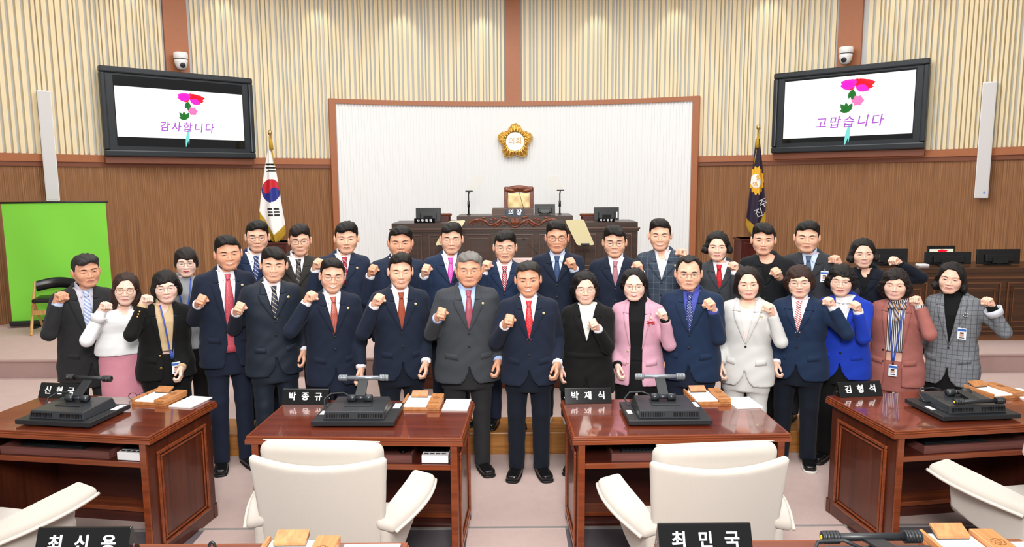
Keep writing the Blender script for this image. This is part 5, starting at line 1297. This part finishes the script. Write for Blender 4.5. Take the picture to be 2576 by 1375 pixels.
    if tie:
        kz = zs+.004; lx_ = hx.x*.3; q = Quads(); ts = lambda p: np.minimum(tsh(p), cap(p, (hx.x*.4, .006, zs-.05), (hx.x*.4, .006, zs+.05), .058))
        q.add(*strip(ts, [(lx_-.023, kz+.008), (lx_-.014, kz-.034)], [(lx_+.023, kz+.008), (lx_+.014, kz-.034)], 6, 6, .014, .014, .007))
        zb = (vz+.006) if not openw else hemz+.12; z0_ = kz-.026; nb_ = 16; zz = np.linspace(z0_, zb, nb_); ww = np.interp(zz, [zb, z0_-.16, z0_], [.039, .034, .015])
        q.add(*strip(tsh, np.c_[lx_*np.linspace(1, 0, nb_)-ww, zz], np.c_[lx_*np.linspace(1, 0, nb_)+ww, zz], nb_, 5, .006, .006, .004)); q.build('tie', tie, root)
    # cuffs
    cm_ = cuff if cuff is not None else (im if innerkind in ('shirt', 'blouse') else None)
    if cm_ is not None:
        for s, (S, E_, W_, kd, hd) in arms.items():
            fd = (W_-E_).normalized(); MB().tube([W_-fd*.04, W_-fd*.005, W_+fd*.010, W_+fd*.0102], [armr[2]+.002, armr[2]+.003, armr[2]+.002, armr[2]-.006], 18).build('shirt_cuff', cm_, root, True)
    if swatch:
        S, E_, W_, kd, hd = arms[swatch]; fd = (W_-E_).normalized(); c = W_+fd*.014; MB().tube([c-fd*.006, c+fd*.006], armr[2]-.003, 18, cap=False).build('watch_strap', M_CHR, root, True)
        sd = Vector((.6*swatch, -.8, .2)); sd = (sd-fd*sd.dot(fd)).normalized(); MB().lathe([(.015, 0), (.015, .007), (.012, .009)], 16, frame(c+sd*(armr[2]-.005), sd, fd)).build('watch_face', M_WHT, root, True)
    # trousers or skirt
    lm_ = legs; hz_ = hemz+.15
    if skirt is None:
        if lm_ is not None:
            cz_ = hemz-.06*k
            def leg_f(p):
                a = np.interp(p[2], [cz_-.05, hz_, hz_+.08], [.178, .180, .168])*(1+(fat-1)*.9); b = .124*(1+(fat-1)*1.3)
                d = np.maximum((np.sqrt((p[0]/a)**2+((p[1]-.012)/b)**2)-1)*b, np.maximum(cz_-p[2], p[2]-hz_-.04))
                for s in (-1, 1):
                    A, K_, F_ = (s*lx, .012, cz_+.05), (s*lx*1.06, .0, .30*ztop), (s*lx*1.10, .025, .05)
                    d = smin(d, smin(cap(p, A, K_, .088*(1+(fat-1)*.8), .070), cap(p, K_, F_, .070, .062), .02), .025)
                return np.maximum(d+wrinkle(p, .003), (trouser_hem or .045)-p[2])
            P, Q = surfnet(leg_f, (-.30, -.2, .03), (.30, .2, hz_+.07), .0135, refine=False); np_mesh('trousers', P, Q, lm_, root)
            if belt and not fem:
                bz_ = hz_+.015; n_ = 40; aa, bb = .172*(1+(fat-1)*.9), .128*(1+(fat-1)*1.3)
                q = MB(); q.grid(lambda u, v: (aa*math.sin(u*2*PI), .012-bb*math.cos(u*2*PI), bz_-.017+.034*v), n_, 2, closeu=True); q.build('belt', M_BELT, root, True); bx('belt_buckle', M_CHR, root, -.02, .02, .012-bb-.006, .012-bb, bz_-.016, bz_+.016, bevel=.003)
    else:
        def sk_f(p):
            a = np.interp(p[2], [skirt[1], hemz-.05, hemz+.03, hemz+.10], [.175, .19, .172, .150]); b = np.interp(p[2], [skirt[1], hemz, hemz+.1], [.14, .13, .11])
            return np.maximum((np.sqrt((p[0]/a)**2+((p[1]-.012)/b)**2)-1)*b+wrinkle(p, .003), np.maximum(skirt[1]-p[2], p[2]-hemz-.10))
        P, Q = surfnet(sk_f, (-.26, -.2, skirt[1]-.03), (.26, .2, hemz+.12), .0135, refine=False); np_mesh('skirt', P, Q, skirt[0], root)
    sm_, so_ = {'black': (M_SHOE, M_SOLE), 'sneaker': (M_SHOE, M_WSOLE), 'white': (M_WSHOE, M_WSOLE)}[shoes]
    for s in (-1, 1):
        A = TR(s*(lx*1.10+.008), .0, 0) @ RZ(s*math.radians(12)) @ Matrix.Diagonal((1.04, 1.04, 1, 1))
        o = np_mesh('shoe', xf(SHOE[0], A), SHOE[1], sm_, root); np_mesh('sole', xf(SOLE[0], A), SOLE[1], so_, o)
    # skin mesh goes into the root object
    P = np.concatenate(body.P); Q = np.concatenate(body.Q); tmp = np_mesh('person', P, Q, sk, None, True, False); me = tmp.data; bpy.data.objects.remove(tmp); old = root.data; root.data = me; bpy.data.meshes.remove(old); me.name = 'person'
    ctx = dict(root=root, T=T, tj=tj, tsh=tsh, zs=zs, hemz=hemz, vz=vz, hx=hx.x, arms=arms, loc=loc, Y=Y, k=k, chin=chin)
    if extra: extra(ctx)
    PEOPLE.append(root); return ctx
M_BELT = pm('belt_black', '#0f0f10', .35); M_BTN = pm('button_dark', '#1c1a1a', .3); M_BTNG = pm('button_gold', '#cda35a', .25, .9); M_PIN = pm('pin_gold', '#e6d3a0', .3, .6)
M_SHOE = pm('shoe_leather', '#121213', .25, namt=.1, bump=.05); M_SOLE = pm('shoe_sole', '#0c0c0c', .6); M_WSOLE = pm('sneaker_sole', '#d9d6d0', .6); M_WSHOE = pm('sneaker_white', '#d4d6da', .5)
# ---- accessories
M_LANB = pm('lanyard_blue', '#3b55a8', .5, nscale=120, namt=.25); M_IDW = pm('id_card', '#eef2f8', .25); M_IDB = pm('id_blue', '#3566b8', .4); M_IDF = pm('id_photo', '#c9a08c', .5); M_IDH = pm('id_photo_hair', '#2a2422', .5)
def id_card(c, x, z, base, off=.018, s=1.):
    y = float(project(base, np.array([x]), np.array([z]))[0])-off; r = c['root']
    o = bx('id_badge', M_IDW, r, x-.030*s, x+.030*s, y-.004, y, z-.046*s, z+.046*s, bevel=.003)
    bx('badge_band', M_IDB, o, x-.028*s, x+.028*s, y-.005, y-.003, z+.020*s, z+.038*s); bx('badge_photo', M_IDF, o, x-.014*s, x+.014*s, y-.005, y-.003, z-.020*s, z+.014*s)
    bx('badge_photo_hair', M_IDH, o, x-.011*s, x+.011*s, y-.006, y-.004, z+.002*s, z+.012*s); bx('badge_text', M_IDH, o, x-.018*s, x+.018*s, y-.005, y-.003, z-.034*s, z-.028*s); bx('badge_clip', M_CHR, r, x-.006, x+.006, y-.006, y, z+.046*s, z+.066*s)
def lanyard(c, zend, base, x0=.0, mat=None, xw=.055):
    q = Quads(); zt_ = c['zs']+.03
    for s in (-1, 1):
        zz = np.linspace(zt_, zend, 14); xs = x0+s*np.interp(zz, [zend, zt_], [.004, xw]); q.add(*strip(base, np.c_[xs-.006, zz], np.c_[xs+.006, zz], 14, 3, .016, .003))
    q.build('lanyard', mat or M_LANB, c['root'])
# ------------------------------------------------------------------ the group
F = fabric
NAVY = F('suit_navy', '#1c2334'); NAVY2 = F('suit_navy_soft', '#232c40'); NAVYB = F('suit_blue_navy', '#22304a'); NAVYD = F('suit_dark_navy', '#151a26'); INK = F('suit_ink', '#1e2632', .5); CHAR = F('suit_charcoal', '#2b2b2d'); CHAR2 = F('suit_charcoal_brown', '#35322f'); GREYS = F('suit_grey', '#3c3f44'); BLK_ = F('jacket_black', '#141414'); DKGR = F('suit_dark_grey', '#33353a'); TEAL = F('suit_teal_navy', '#1c2c46')
PINK = F('jacket_pink', '#d3a0b2', nscale=60); WHITEJ = F('jacket_white', '#d3d2cf', namt=.03); ROYAL = F('jacket_royal', '#1c3bae'); ROSE = F('suit_rose', '#a3645c', .7, nscale=30, namt=.12); PSK = F('skirt_pink', '#dc93a3', nscale=60, namt=.06)
GPLAID = plaid('jacket_grey_plaid', '#8b8e93', '#595d64', .036, '#55585e', .16); CHK = plaid('jacket_check', '#3b4452', '#66717f', .052, None, .05, False)
WS = F('shirt_white', '#eceaf0', .8, namt=.02, bump=.08); WS2 = F('shirt_lavender', '#c9c6d2', .8, namt=.03); LB = F('shirt_light_blue', '#a9bfe6', .8, namt=.03); LB2 = F('shirt_pale_blue', '#c2cfe8', .8, namt=.03); BL = F('shirt_blue', '#4a52a4', .8, namt=.03); BEIGE = F('shirt_beige', '#cdb28a', .8, namt=.04); BKT = F('top_black', '#111112', .8); GYK = F('sweater_grey', '#9a9ca0', .95, nscale=200, bump=.4); PPK = F('top_pale_pink', '#efdcd9', .7, namt=.02); WBL = F('blouse_white', '#f2f2f2', .7, namt=.02, nscale=20); CREAMT = F('top_cream', '#efece6', .8, namt=.02); BSTR = striped('blouse_stripes', '#e9e6e4', [(.0125, .5, '#15151a', 0)], 0)
T_LBS = striped('tie_light_blue', '#9fb6dd', [(.022, .28, '#e9e6ef', 0), (.022, .1, '#8a6a9a', .5)]); T_RED = dotted('tie_red_dots', '#b43244', '#d99aa0', .008, .2); T_NVS = striped('tie_navy_stripe', '#1a2138', [(.026, .14, '#c9b98a', 0)]); T_BLS = striped('tie_blue_stripe', '#1c2c5c', [(.024, .2, '#a8b6d6', 0)]); T_BRS = striped('tie_brown_stripe', '#241e1c', [(.03, .16, '#8b8078', 0)]); T_RST = dotted('tie_rust_pattern', '#9c3a34', '#c07a5c', .009, .3); T_RDS = striped('tie_red_stripe', '#9c2438', [(.034, .1, '#e3c6c6', 0)]); T_RUS = F('tie_rust', '#93452f', .6, bump=.1); T_PNK = dotted('tie_pink', '#cf3fa8', '#e58fd0', .013, .18); T_WIN = dotted('tie_wine', '#8f2c40', '#b06a78', .007, .25); T_POL = dotted('tie_polka', '#96182c', '#e8d7da', .013, .24); T_BRT = dotted('tie_bright_red', '#c81c28', '#e06a70', .018, .16); T_BLU = F('tie_slate', '#31466a', .5, bump=.1); T_MAU = F('tie_mauve', '#a4707c', .5, bump=.1); T_NVD = dotted('tie_navy_dots', '#22306c', '#c6cbe6', .014, .16); T_RED2 = F('tie_plain_red', '#b81c26', .5, bump=.1); T_PAT = striped('tie_red_white', '#ece6e4', [(.014, .5, '#b83a3c', 0)], 60.); T_GRB = F('tie_grey_blue', '#42566c', .5, bump=.1)
G_THIN = pm('rim_silver', '#9a9aa0', .2, .9); G_GOLD = pm('rim_gold', '#b48a4e', .25, .8); G_BLK = pm('rim_black', '#1a1a1c', .3); G_ROSE = pm('rim_rose', '#c08a86', .25, .6)
FR = 5.40
def fy(i): return FR+.034*abs(i-8)
BK = 6.02
def M_(**k): return ('male', k)
def W_(**k): return ('fem', k)
# 1
person('older man in black suit with pale blue striped tie, leftmost of the group', 207, 635, 5.62, skin_='d', hair=M_(top=.004, front=.07, fringe=.006), hairmat='salt', hp=dict(fw=1.03, jaw=1.05, smile=.1, eye=.0034), rz=20, yaw=16, tilt=-4, bx_=198, fist=(-1, 146, 750, .22, 124, 842),
       jacket=CHAR, inner=WS2, tie=T_LBS, vbot=860, hem=960, legs=CHAR, pin=False, cuff=LB2)
# 2
def ex2(c):
    r = c['root']
    for s in (-1, 1): MB().lathe([(.005, 0), (.006, .004), (.003, .008)], 8, TR(c['hx']+s*.073, -.03, c['chin']+.075)).build('earring', M_PIN, r, True)
    id_card(c, .085, c['hemz']+.02, c['tsh'], .03, .8)
    a = c['arms'][-1]; fd = (a[2]-a[1]).normalized(); m = MB(); w_ = a[2]-fd*.03
    m.tube([w_-fd*.05, w_-fd*.02, w_+fd*.0], [.043, .048, .058], 16, cap=False); o = m.build('flared_cuff', WBL, r, True); o.modifiers.new('thickness', 'SOLIDIFY').thickness = .004
person('woman in white blouse and pink skirt with long brown hair and round glasses', 308, 681, 5.50, 'f', 'p', W_(w_=.108, low=-.20, hole=(.057, .108), hz=-.026, back=.02, tip=1, part=1, side=-1), 'brown', ('round', G_GOLD, .0015), dict(smile=.05, lip='p', fw=.97), rz=18, yaw=-2, tilt=5, bx_=302, fist=(-1, 256, 772, .22, 228, 856),
       inner=WBL, innerkind='blouse', hem=893, skirt=(PSK, .42), cuff=None, extra=ex2)
# 3
def ex3(c):
    lanyard(c, c['hemz']+.16, c['tsh'], .03); id_card(c, .05, c['hemz']+.09, c['tj'], .02)
    a = c['arms'][-1]; fd = (a[2]-a[1]).normalized(); sd = Vector((-.2, -1, .2)); sd = (sd-fd*sd.dot(fd)).normalized()
    for j in range(3): MB().lathe([(.008, 0), (.008, .004), (.004, .007)], 10, frame(a[2]-fd*(.05+.02*j)+sd*.044, sd, fd)).build('sleeve_button', M_BTNG, c['root'], True)
person('woman in open black blazer and beige shirt with black bob and blue lanyard', 410, 675, 5.46, 'f', 'p', W_(w_=.105, low=-.095, hole=(.057, .10), bang=.012, hz=-.038, side=-1), 'black', ('oval', G_THIN, .0008), dict(smile=.6, lip='p', teeth=.3), rz=14, yaw=0, tilt=-3, bx_=412, fist=(-1, 360, 755, .22, 338, 842), other=(1, 458, 950),
       jacket=BLK_, inner=BEIGE, innerkind='shirt', vbot=890, openw=(.06, .035), tuck=.22, hem=955, legs=BLK_, pin=False, bcol=M_BTNG, extra=ex3)
# 4
person('woman in grey sweater with thin glasses and tied-back hair behind the leftmost women', 462, 618, 6.05, 'f', 'p', W_(w_=.090, low=-.07, hole=(.060, .105), bang=.022, hz=-.036), 'dark', ('oval', G_BLK, .0009), dict(smile=.5, lip='r', fw=.97), bx_=468, floor=A_, rz=6, inner=GYK, innerkind='sweater', hem=880, legs=BLK_, cuff=None, extra=lambda c: lanyard(c, c['zs']-.30, c['tsh'], 0., None, .06))
# 5
person('tall man in open navy suit and red tie, fourth from the left in the front', 567, 590, fy(4), skin_='d', hair=M_(top=.014, front=.076, side=-1), hp=dict(fw=1.04, cheek=.6, smile=.45, teeth=.5, eye=.0034), rz=18, yaw=6, tilt=-3, bx_=574, fist=(-1, 499, 752, .20, 486, 815),
       jacket=NAVY, inner=WS, tie=T_RED, vbot=830, openw=(.075, .02), hem=924, legs=NAVY, buttons=1)
# 6
person('man in blue suit with round glasses and blue striped tie before the white flag', 642, 552, BK, hair=M_(top=.008, front=.068), glasses=('round', G_BLK, .0009), hp=dict(smile=-.1, fw=1.), floor=A_, rz=10, jacket=NAVYB, inner=WS, tie=T_BLS, legs=NAVY, pin=False)
# 7
person('man in dark buttoned suit with gold-striped navy tie, fist before the tall man', 683, 619, fy(5), hair=M_(top=.012, front=.066, fringe=.01, side=-1), hp=dict(fw=1.03, smile=.5, teeth=.5, eye=.0036), rz=18, yaw=0, tilt=3, bx_=688, fist=(-1, 596, 772, .22, 585, 838),
       jacket=INK, inner=WS, tie=T_NVS, vbot=806, hem=946, legs=INK)
# 8
person('young man in charcoal suit with curtain fringe and half-rim glasses', 750, 561, BK, hair=M_(top=.012, front=.060, fringe=.016), hairmat='dark', glasses=('rect', G_BLK, .0012), hp=dict(fw=.95, jaw=.9, smile=.5, teeth=.4), floor=A_, rz=8, tilt=-2, jacket=CHAR2, inner=WS, tie=T_BRS, legs=CHAR, pin=False)
# 9
person('smiling man in navy suit with glasses and patterned rust tie, third left of the centre', 832, 646, fy(6), hair=M_(top=.008, front=.078, side=-1), glasses=('oval', G_ROSE, .0015), hp=dict(fw=1.0, smile=1., teeth=.9, eye=.0028, cheek=.4), rz=14, yaw=4, tilt=3, bx_=838, fist=(-1, 771, 748, .22, 742, 836), other=(1, 909, 950),
       jacket=NAVY, inner=WS, tie=T_RST, vbot=843, hem=970, legs=NAVY)
# 10
person('man in navy suit with red diagonal-striped tie in the back row', 868, 555, BK-.03, hair=M_(top=.012, front=.066, fringe=.008), hp=dict(fw=1.03, jaw=1.05, smile=.4), floor=A_, rz=6, fist=(-1, 793, 666, .14, 790, 740), jacket=NAVY2, inner=WS, tie=T_RDS, legs=NAVY)
# 11
person('broad man in blue-navy suit behind the man with the rust tie', 1005, 566, BK+.02, skin_='d', hair=M_(top=.010, front=.074), hp=dict(fw=1.08, cheek=1., jaw=1.1, smile=-.2), fat=1.08, floor=A_, rz=4, fist=(-1, 931, 681, .14, 925, 750), jacket=NAVY2, inner=WS, tie=None, legs=NAVY)
# 12
person('man in navy suit with plain rust tie and wristwatch, second left of the centre', 1004, 634, fy(7), hair=M_(top=.014, front=.078, side=1), hp=dict(fw=.98, smile=.5, teeth=.6), rz=12, yaw=4, bx_=1008, fist=(-1, 942, 755, .22, 920, 828), other=(1, 1072, 935), swatch=1,
       jacket=NAVY, inner=WS, tie=T_RUS, vbot=834, hem=956, legs=NAVYD)
# 13
person('man in navy suit with bright pink tie and thin glasses', 1134, 557, BK, skin_='m', hair=M_(top=.012, front=.070, fringe=.004), glasses=('oval', G_THIN, .0008), hp=dict(fw=1.0, smile=.15), floor=A_, rz=6, fist=(-1, 1067, 680, .14, 1064, 755), jacket=NAVYB, inner=WS, tie=T_PNK, legs=NAVY, pin=False)
# 14
person('heavyset grey-haired man in grey suit with light blue shirt and wine tie', 1178, 629, fy(8)+.02, skin_='d', hair=M_(top=.002, front=.074), hairmat='grey', glasses=('rect', G_GOLD, .0010), hp=dict(fw=1.08, cheek=1.2, jaw=1.12, smile=.1, eye=.0032, browm=M_BROWG), fat=1.16, rz=10, yaw=0, bx_=1176, fist=(-1, 1101, 787, .27, 1082, 846), other=(1, 1253, 932),
       jacket=GREYS, inner=LB, tie=T_WIN, vbot=831, hem=961, legs=CHAR)
# 15
person('man in blue-navy suit with red polka-dot tie and glasses, behind the centre', 1270, 577, BK-.06, hair=M_(top=.012, front=.066, fringe=.006), glasses=('oval', G_THIN, .0010), hp=dict(fw=1.0, smile=.3), floor=A_, fist=(-1, 1216, 672, .16, 1205, 750), jacket=NAVYB, inner=WS, tie=T_POL, legs=NAVY, pin=False)
# 16
person('man in navy suit with bright red tie standing at the centre of the front row', 1328, 653, fy(8)-.06, skin_='d', hair=M_(top=.006, front=.080), hairmat='salt', hp=dict(fw=1.02, smile=.4, teeth=.6, eye=.0030, cheek=.3), rz=4, yaw=0, tilt=-2, bx_=1330, fist=(-1, 1270, 805, .25, 1246, 862), other=(1, 1402, 940),
       jacket=NAVY, inner=WS, tie=T_BRT, vbot=857, hem=970, legs=NAVYD)
# 17
person('man in navy suit with light blue shirt and slate tie, fist near his chest', 1402, 553, BK, skin_='d', hair=M_(top=.014, front=.074, side=-1), glasses=('rect', G_BLK, .0011), hp=dict(fw=1.02, jaw=1.02, smile=-.1), floor=A_, rz=-4, fist=(1, 1444, 664, .20, 1460, 730), jacket=NAVY, inner=LB2, tie=T_BLU, legs=NAVY, pin=False, shoes='white')
# 18
def ex18(c):
    q = Quads(); z = c['hemz']+.46*(c['zs']-c['hemz']); q.add(*strip(c['tj'], [(-.165, z+.022), (.165, z+.022)], [(-.165, z-.02), (.165, z-.02)], 14, 3, .004, .006)); q.build('belt', BLK_, c['root'])
person('woman in long belted black coat with white top, right of the centre', 1473, 677, fy(9), 'f', 'f', W_(w_=.108, low=-.10, hole=(.057, .106), hz=-.028, side=-1, curl=.0025, part=1), 'black', ('oval', G_THIN, .0010), dict(smile=.6, teeth=.4, lip='p'), rz=-6, yaw=4, tilt=-2, bx_=1478, fist=(1, 1503, 814, .24, 1540, 878),
       jacket=BLK_, inner=CREAMT, innerkind='sweater', vbot=862, hem=992, legs=BLK_, pin=False, buttons=0, pocket=False, extra=ex18, cuff=WS)
# 19
person('broadly smiling man in navy suit with round glasses and mauve tie', 1548, 565, BK, hair=M_(top=.014, front=.070, side=-1, fringe=.006), glasses=('round', G_BLK, .0010), hp=dict(fw=1.03, smile=1., teeth=1., cheek=.5), floor=A_, rz=-6, fist=(1, 1611, 674, .14, 1615, 750), jacket=NAVY, inner=WS, tie=T_MAU, legs=NAVY)
# 20
def ex20(c):
    m = MB(); x, z = .105, c['zs']-.11; y = float(project(c['tj'], np.array([x]), np.array([z]))[0])-.012
    for sx, a in ((-1, .3), (1, .3), (-1, -.3), (1, -.3)): m.tube([(x, y, z), (x+sx*.016, y-.003, z+.008*a*3), (x+sx*.032, y, z+.014*a*2)], [.003, .007, .002], 6)
    m.tube([(x+.004, y, z), (x-.012, y, z-.03)], .0015, 5); m.build('dragonfly_brooch', pm('brooch_red', '#c41a1c', .2, coat=.5), c['root'], True)
person('woman in open pink blazer over black turtleneck with red brooch', 1598, 670, fy(9)+.03, 'f', 'p', W_(w_=.098, low=-.060, hole=(.063, .112), hz=-.014, side=1), 'black', ('rect', G_GOLD, .0011), dict(smile=.6, teeth=.4, lip='r', fw=1.02), rz=-10, yaw=0, bx_=1604, fist=(1, 1672, 790, .20, 1676, 864), other=(-1, 1553, 944),
       jacket=PINK, inner=BKT, innerkind='turtle', vbot=880, openw=(.052, .045), hem=970, legs=BKT, bcol=M_PIN, cuff=BKT, extra=ex20)
# 21
person('man in grey checked blazer and open-collared white shirt', 1663, 548, BK+.02, hair=M_(top=.012, front=.076, side=-1), hp=dict(fw=.98, smile=.6, teeth=.6), floor=A_, rz=-6, fist=(1, 1722, 642, .10, 1726, 715), jacket=CHK, inner=F('shirt_grey_white', '#d9dadf', .8, namt=.02), legs=CHAR)
# 22
person('balding man in blue suit with blue shirt, dotted tie, glasses and wristwatch', 1736, 639, fy(10), skin_='m', hair=M_(top=-.006, front=.088, recede=.05), glasses=('oval', G_BLK, .0009), hp=dict(fw=1.05, cheek=.9, jaw=1.05, smile=-.1), fat=1.08, rz=-12, yaw=2, bx_=1738, fist=(1, 1793, 768, .20, 1812, 846), swatch=1,
       jacket=TEAL, inner=BL, tie=T_NVD, vbot=838, hem=958, legs=NAVY)
# 23
person('woman in grey suit with plain red tie in the back row', 1808, 577, BK, 'f', 'f', W_(w_=.106, low=-.070, hole=(.060, .104), hz=-.028, side=1, curl=.0025, part=1, tip=1), 'black', None, dict(smile=.2, lip='p', eye=.0046), floor=A_, rz=-6, fist=(1, 1850, 672, .16, 1862, 745), jacket=GREYS, inner=WS, innerkind='shirt', tie=T_RED2, legs=GREYS)
# 24
person('woman in white trouser suit over pale pink top', 1886, 666, fy(11), 'f', 'f', W_(w_=.100, low=-.13, hole=(.060, .108), hz=-.022, side=1, part=1), 'dark', None, dict(smile=.4, lip='r', teeth=.2, eye=.0034), rz=-12, yaw=4, tilt=-3, bx_=1880, fist=(1, 1941, 777, .20, 1962, 866), other=(-1, 1812, 944),
       jacket=WHITEJ, inner=PPK, innerkind='crew', vbot=868, hem=971, legs=WHITEJ, buttons=1, cuff=None)
# 25
person('young man in dark blazer over black tee before the purple flag', 1925, 559, BK, hair=M_(top=.014, front=.070, fringe=.012, side=-1), hp=dict(fw=1.02, smile=0.), floor=A_, rz=-6, fist=(1, 1961, 686, .20, 1985, 750), jacket=F('blazer_black_blue', '#1a1c20'), inner=BKT, innerkind='crew', legs=BLK_, cuff=None)
# 26
person('woman in navy trouser suit with red and white tie and sneakers', 2017, 662, fy(12), 'f', 'f', W_(w_=.106, low=-.085, hole=(.058, .10), bang=.008, side=-1), 'brown', ('big', G_ROSE, .0011), dict(smile=.4, lip='p', fw=1.05), fat=1.06, rz=-12, yaw=-2, tilt=-3, bx_=2010, fist=(1, 2095, 759, .20, 2100, 850), other=(-1, 1951, 938), shoes='sneaker',
       jacket=TEAL, inner=WS, innerkind='shirt', tie=T_PAT, vbot=840, hem=955, legs=NAVYD, pin=False)
# 27
def ex27(c): id_card(c, .12, c['zs']-.15, c['tj'], .012)
person('man in dark grey suit with pale blue shirt and id badge in the back row', 2035, 553, BK, hair=M_(top=.010, front=.072), hp=dict(fw=1.05, jaw=1.08, smile=.1, eye=.003), floor=A_, rz=-6, fist=(1, 2111, 656, .12, 2118, 735), jacket=DKGR, inner=LB2, tie=T_GRB, legs=DKGR, pin=False, extra=ex27)
# 28
def ex28(c):
    q = Quads(); z0 = c['zs']+.0
    for s in (-1, 1): q.add(*strip(c['tsh'], [(s*.006, z0), (s*.022, z0-.23)], [(s*.022, z0), (s*.046, z0-.22)], 10, 3, .014, .005, .004)); q.add(*strip(c['tsh'], [(0, z0+.006), (s*.05, z0+.02)], [(0, z0-.014), (s*.05, z0-.008)], 6, 3, .016, .008, .006))
    q.build('bow', WBL, c['root'])
person('woman in royal blue blazer with white bow blouse and curly hair', 2123, 660, fy(13), 'f', 'f', W_(w_=.112, low=-.085, hole=(.056, .10), bang=.008, curl=.006, side=1), 'black', ('oval', G_THIN, .0007), dict(smile=.6, lip='r', teeth=0), rz=-14, yaw=-3, tilt=2, bx_=2122, fist=(1, 2158, 770, .24, 2188, 846),
       jacket=ROYAL, inner=WBL, innerkind='sweater', vbot=855, hem=953, legs=BLK_, pin=False, cuff=WS, extra=ex28)
# 29
person('woman in navy jacket and black shirt with her fist raised high at the right', 2177, 595, BK+.03, 'f', 'f', W_(w_=.104, low=-.085, hole=(.060, .106), hz=-.027, side=1, part=1, tip=1), 'black', None, dict(smile=.6, teeth=.3, lip='p'), floor=A_, rz=-12, yaw=6, tilt=-3, bx_=2172, fist=(1, 2262, 650, .14, 2265, 730), jacket=NAVYD, inner=BKT, innerkind='shirt', legs=NAVYD, pin=False, cuff=None)
# 30
SCF = striped('scarf_pattern', '#3a3846', [(.02, .45, '#b98a5a', 0), (.031, .3, '#9aa0b4', .3)], 35.)
def ex30(c):
    q = Quads(); z0 = c['zs']+.005
    for s in (-1, 1): q.add(*strip(c['tsh'], [(0, z0), (s*.03, z0+.02), (s*.068, z0+.012)], [(0, z0-.016), (s*.03, z0-.035), (s*.066, z0-.03)], 8, 4, .020, .014, .012))
    q.add(*strip(c['tsh'], [(-.016, z0), (-.012, z0-.13)], [(.012, z0), (.026, z0-.12)], 8, 3, .018, .008, .006)); q.build('scarf_bow', SCF, c['root']); lanyard(c, c['hemz']+.20, c['tsh'], .0); id_card(c, .005, c['hemz']+.13, c['tsh'], .03)
person('woman in dusty rose suit with striped blouse, scarf bow and lanyard', 2260, 670, fy(14), 'f', 'f', W_(w_=.114, low=-.115, hole=(.054, .10), bang=.004, curl=.006, side=-1, part=1), 'dark', None, dict(smile=.3, lip='p', teeth=.2), rz=-16, yaw=-4, bx_=2256, fist=(1, 2312, 758, .20, 2332, 838),
       jacket=ROSE, inner=BSTR, innerkind='sweater', vbot=880, openw=(.07, .058), tuck=.27, hem=971, legs=ROSE, pin=False, bcol=M_BTN, cuff=BSTR, extra=ex30, wrk=.005)
# 31
def ex31(c):
    id_card(c, .085, c['zs']-.26, c['tj'], .014); m = MB(); x, z = .10, c['zs']-.11; y = float(project(c['tj'], np.array([x]), np.array([z]))[0])-.012
    for j in range(7): m.lathe([(.008, 0), (.007, .004), (.002, .007)], 8, TR(x+.017*math.cos(j*.9), y, z+.014*math.sin(j*.9)) @ RX(PI/2))
    m.build('flower_brooch', M_CHR, c['root'], True); a = c['arms'][1]; fd = (a[2]-a[1]).normalized(); o = MB().tube([a[2]-fd*.075, a[2]-fd*.02], [.052, .058], 18, cap=False).build('turned_cuff', F('cuff_pale', '#d5d9e2', .7, namt=.03), c['root'], True); o.modifiers.new('thickness', 'SOLIDIFY').thickness = .006
person('woman in grey plaid blazer over black turtleneck, rightmost of the group', 2401, 655, fy(15), 'f', 'f', W_(w_=.106, low=-.115, hole=(.059, .108), hz=-.026, side=1, part=1, tip=1), 'black', None, dict(smile=.3, lip='p'), rz=-18, yaw=-6, tilt=4, bx_=2394, fist=(1, 2493, 758, .20, 2490, 856),
       jacket=GPLAID, inner=BKT, innerkind='turtle', vbot=872, hem=970, legs=BLK_, pin=False, cuff=BKT, extra=ex31, buttons=1, sleeve_cut=.03)
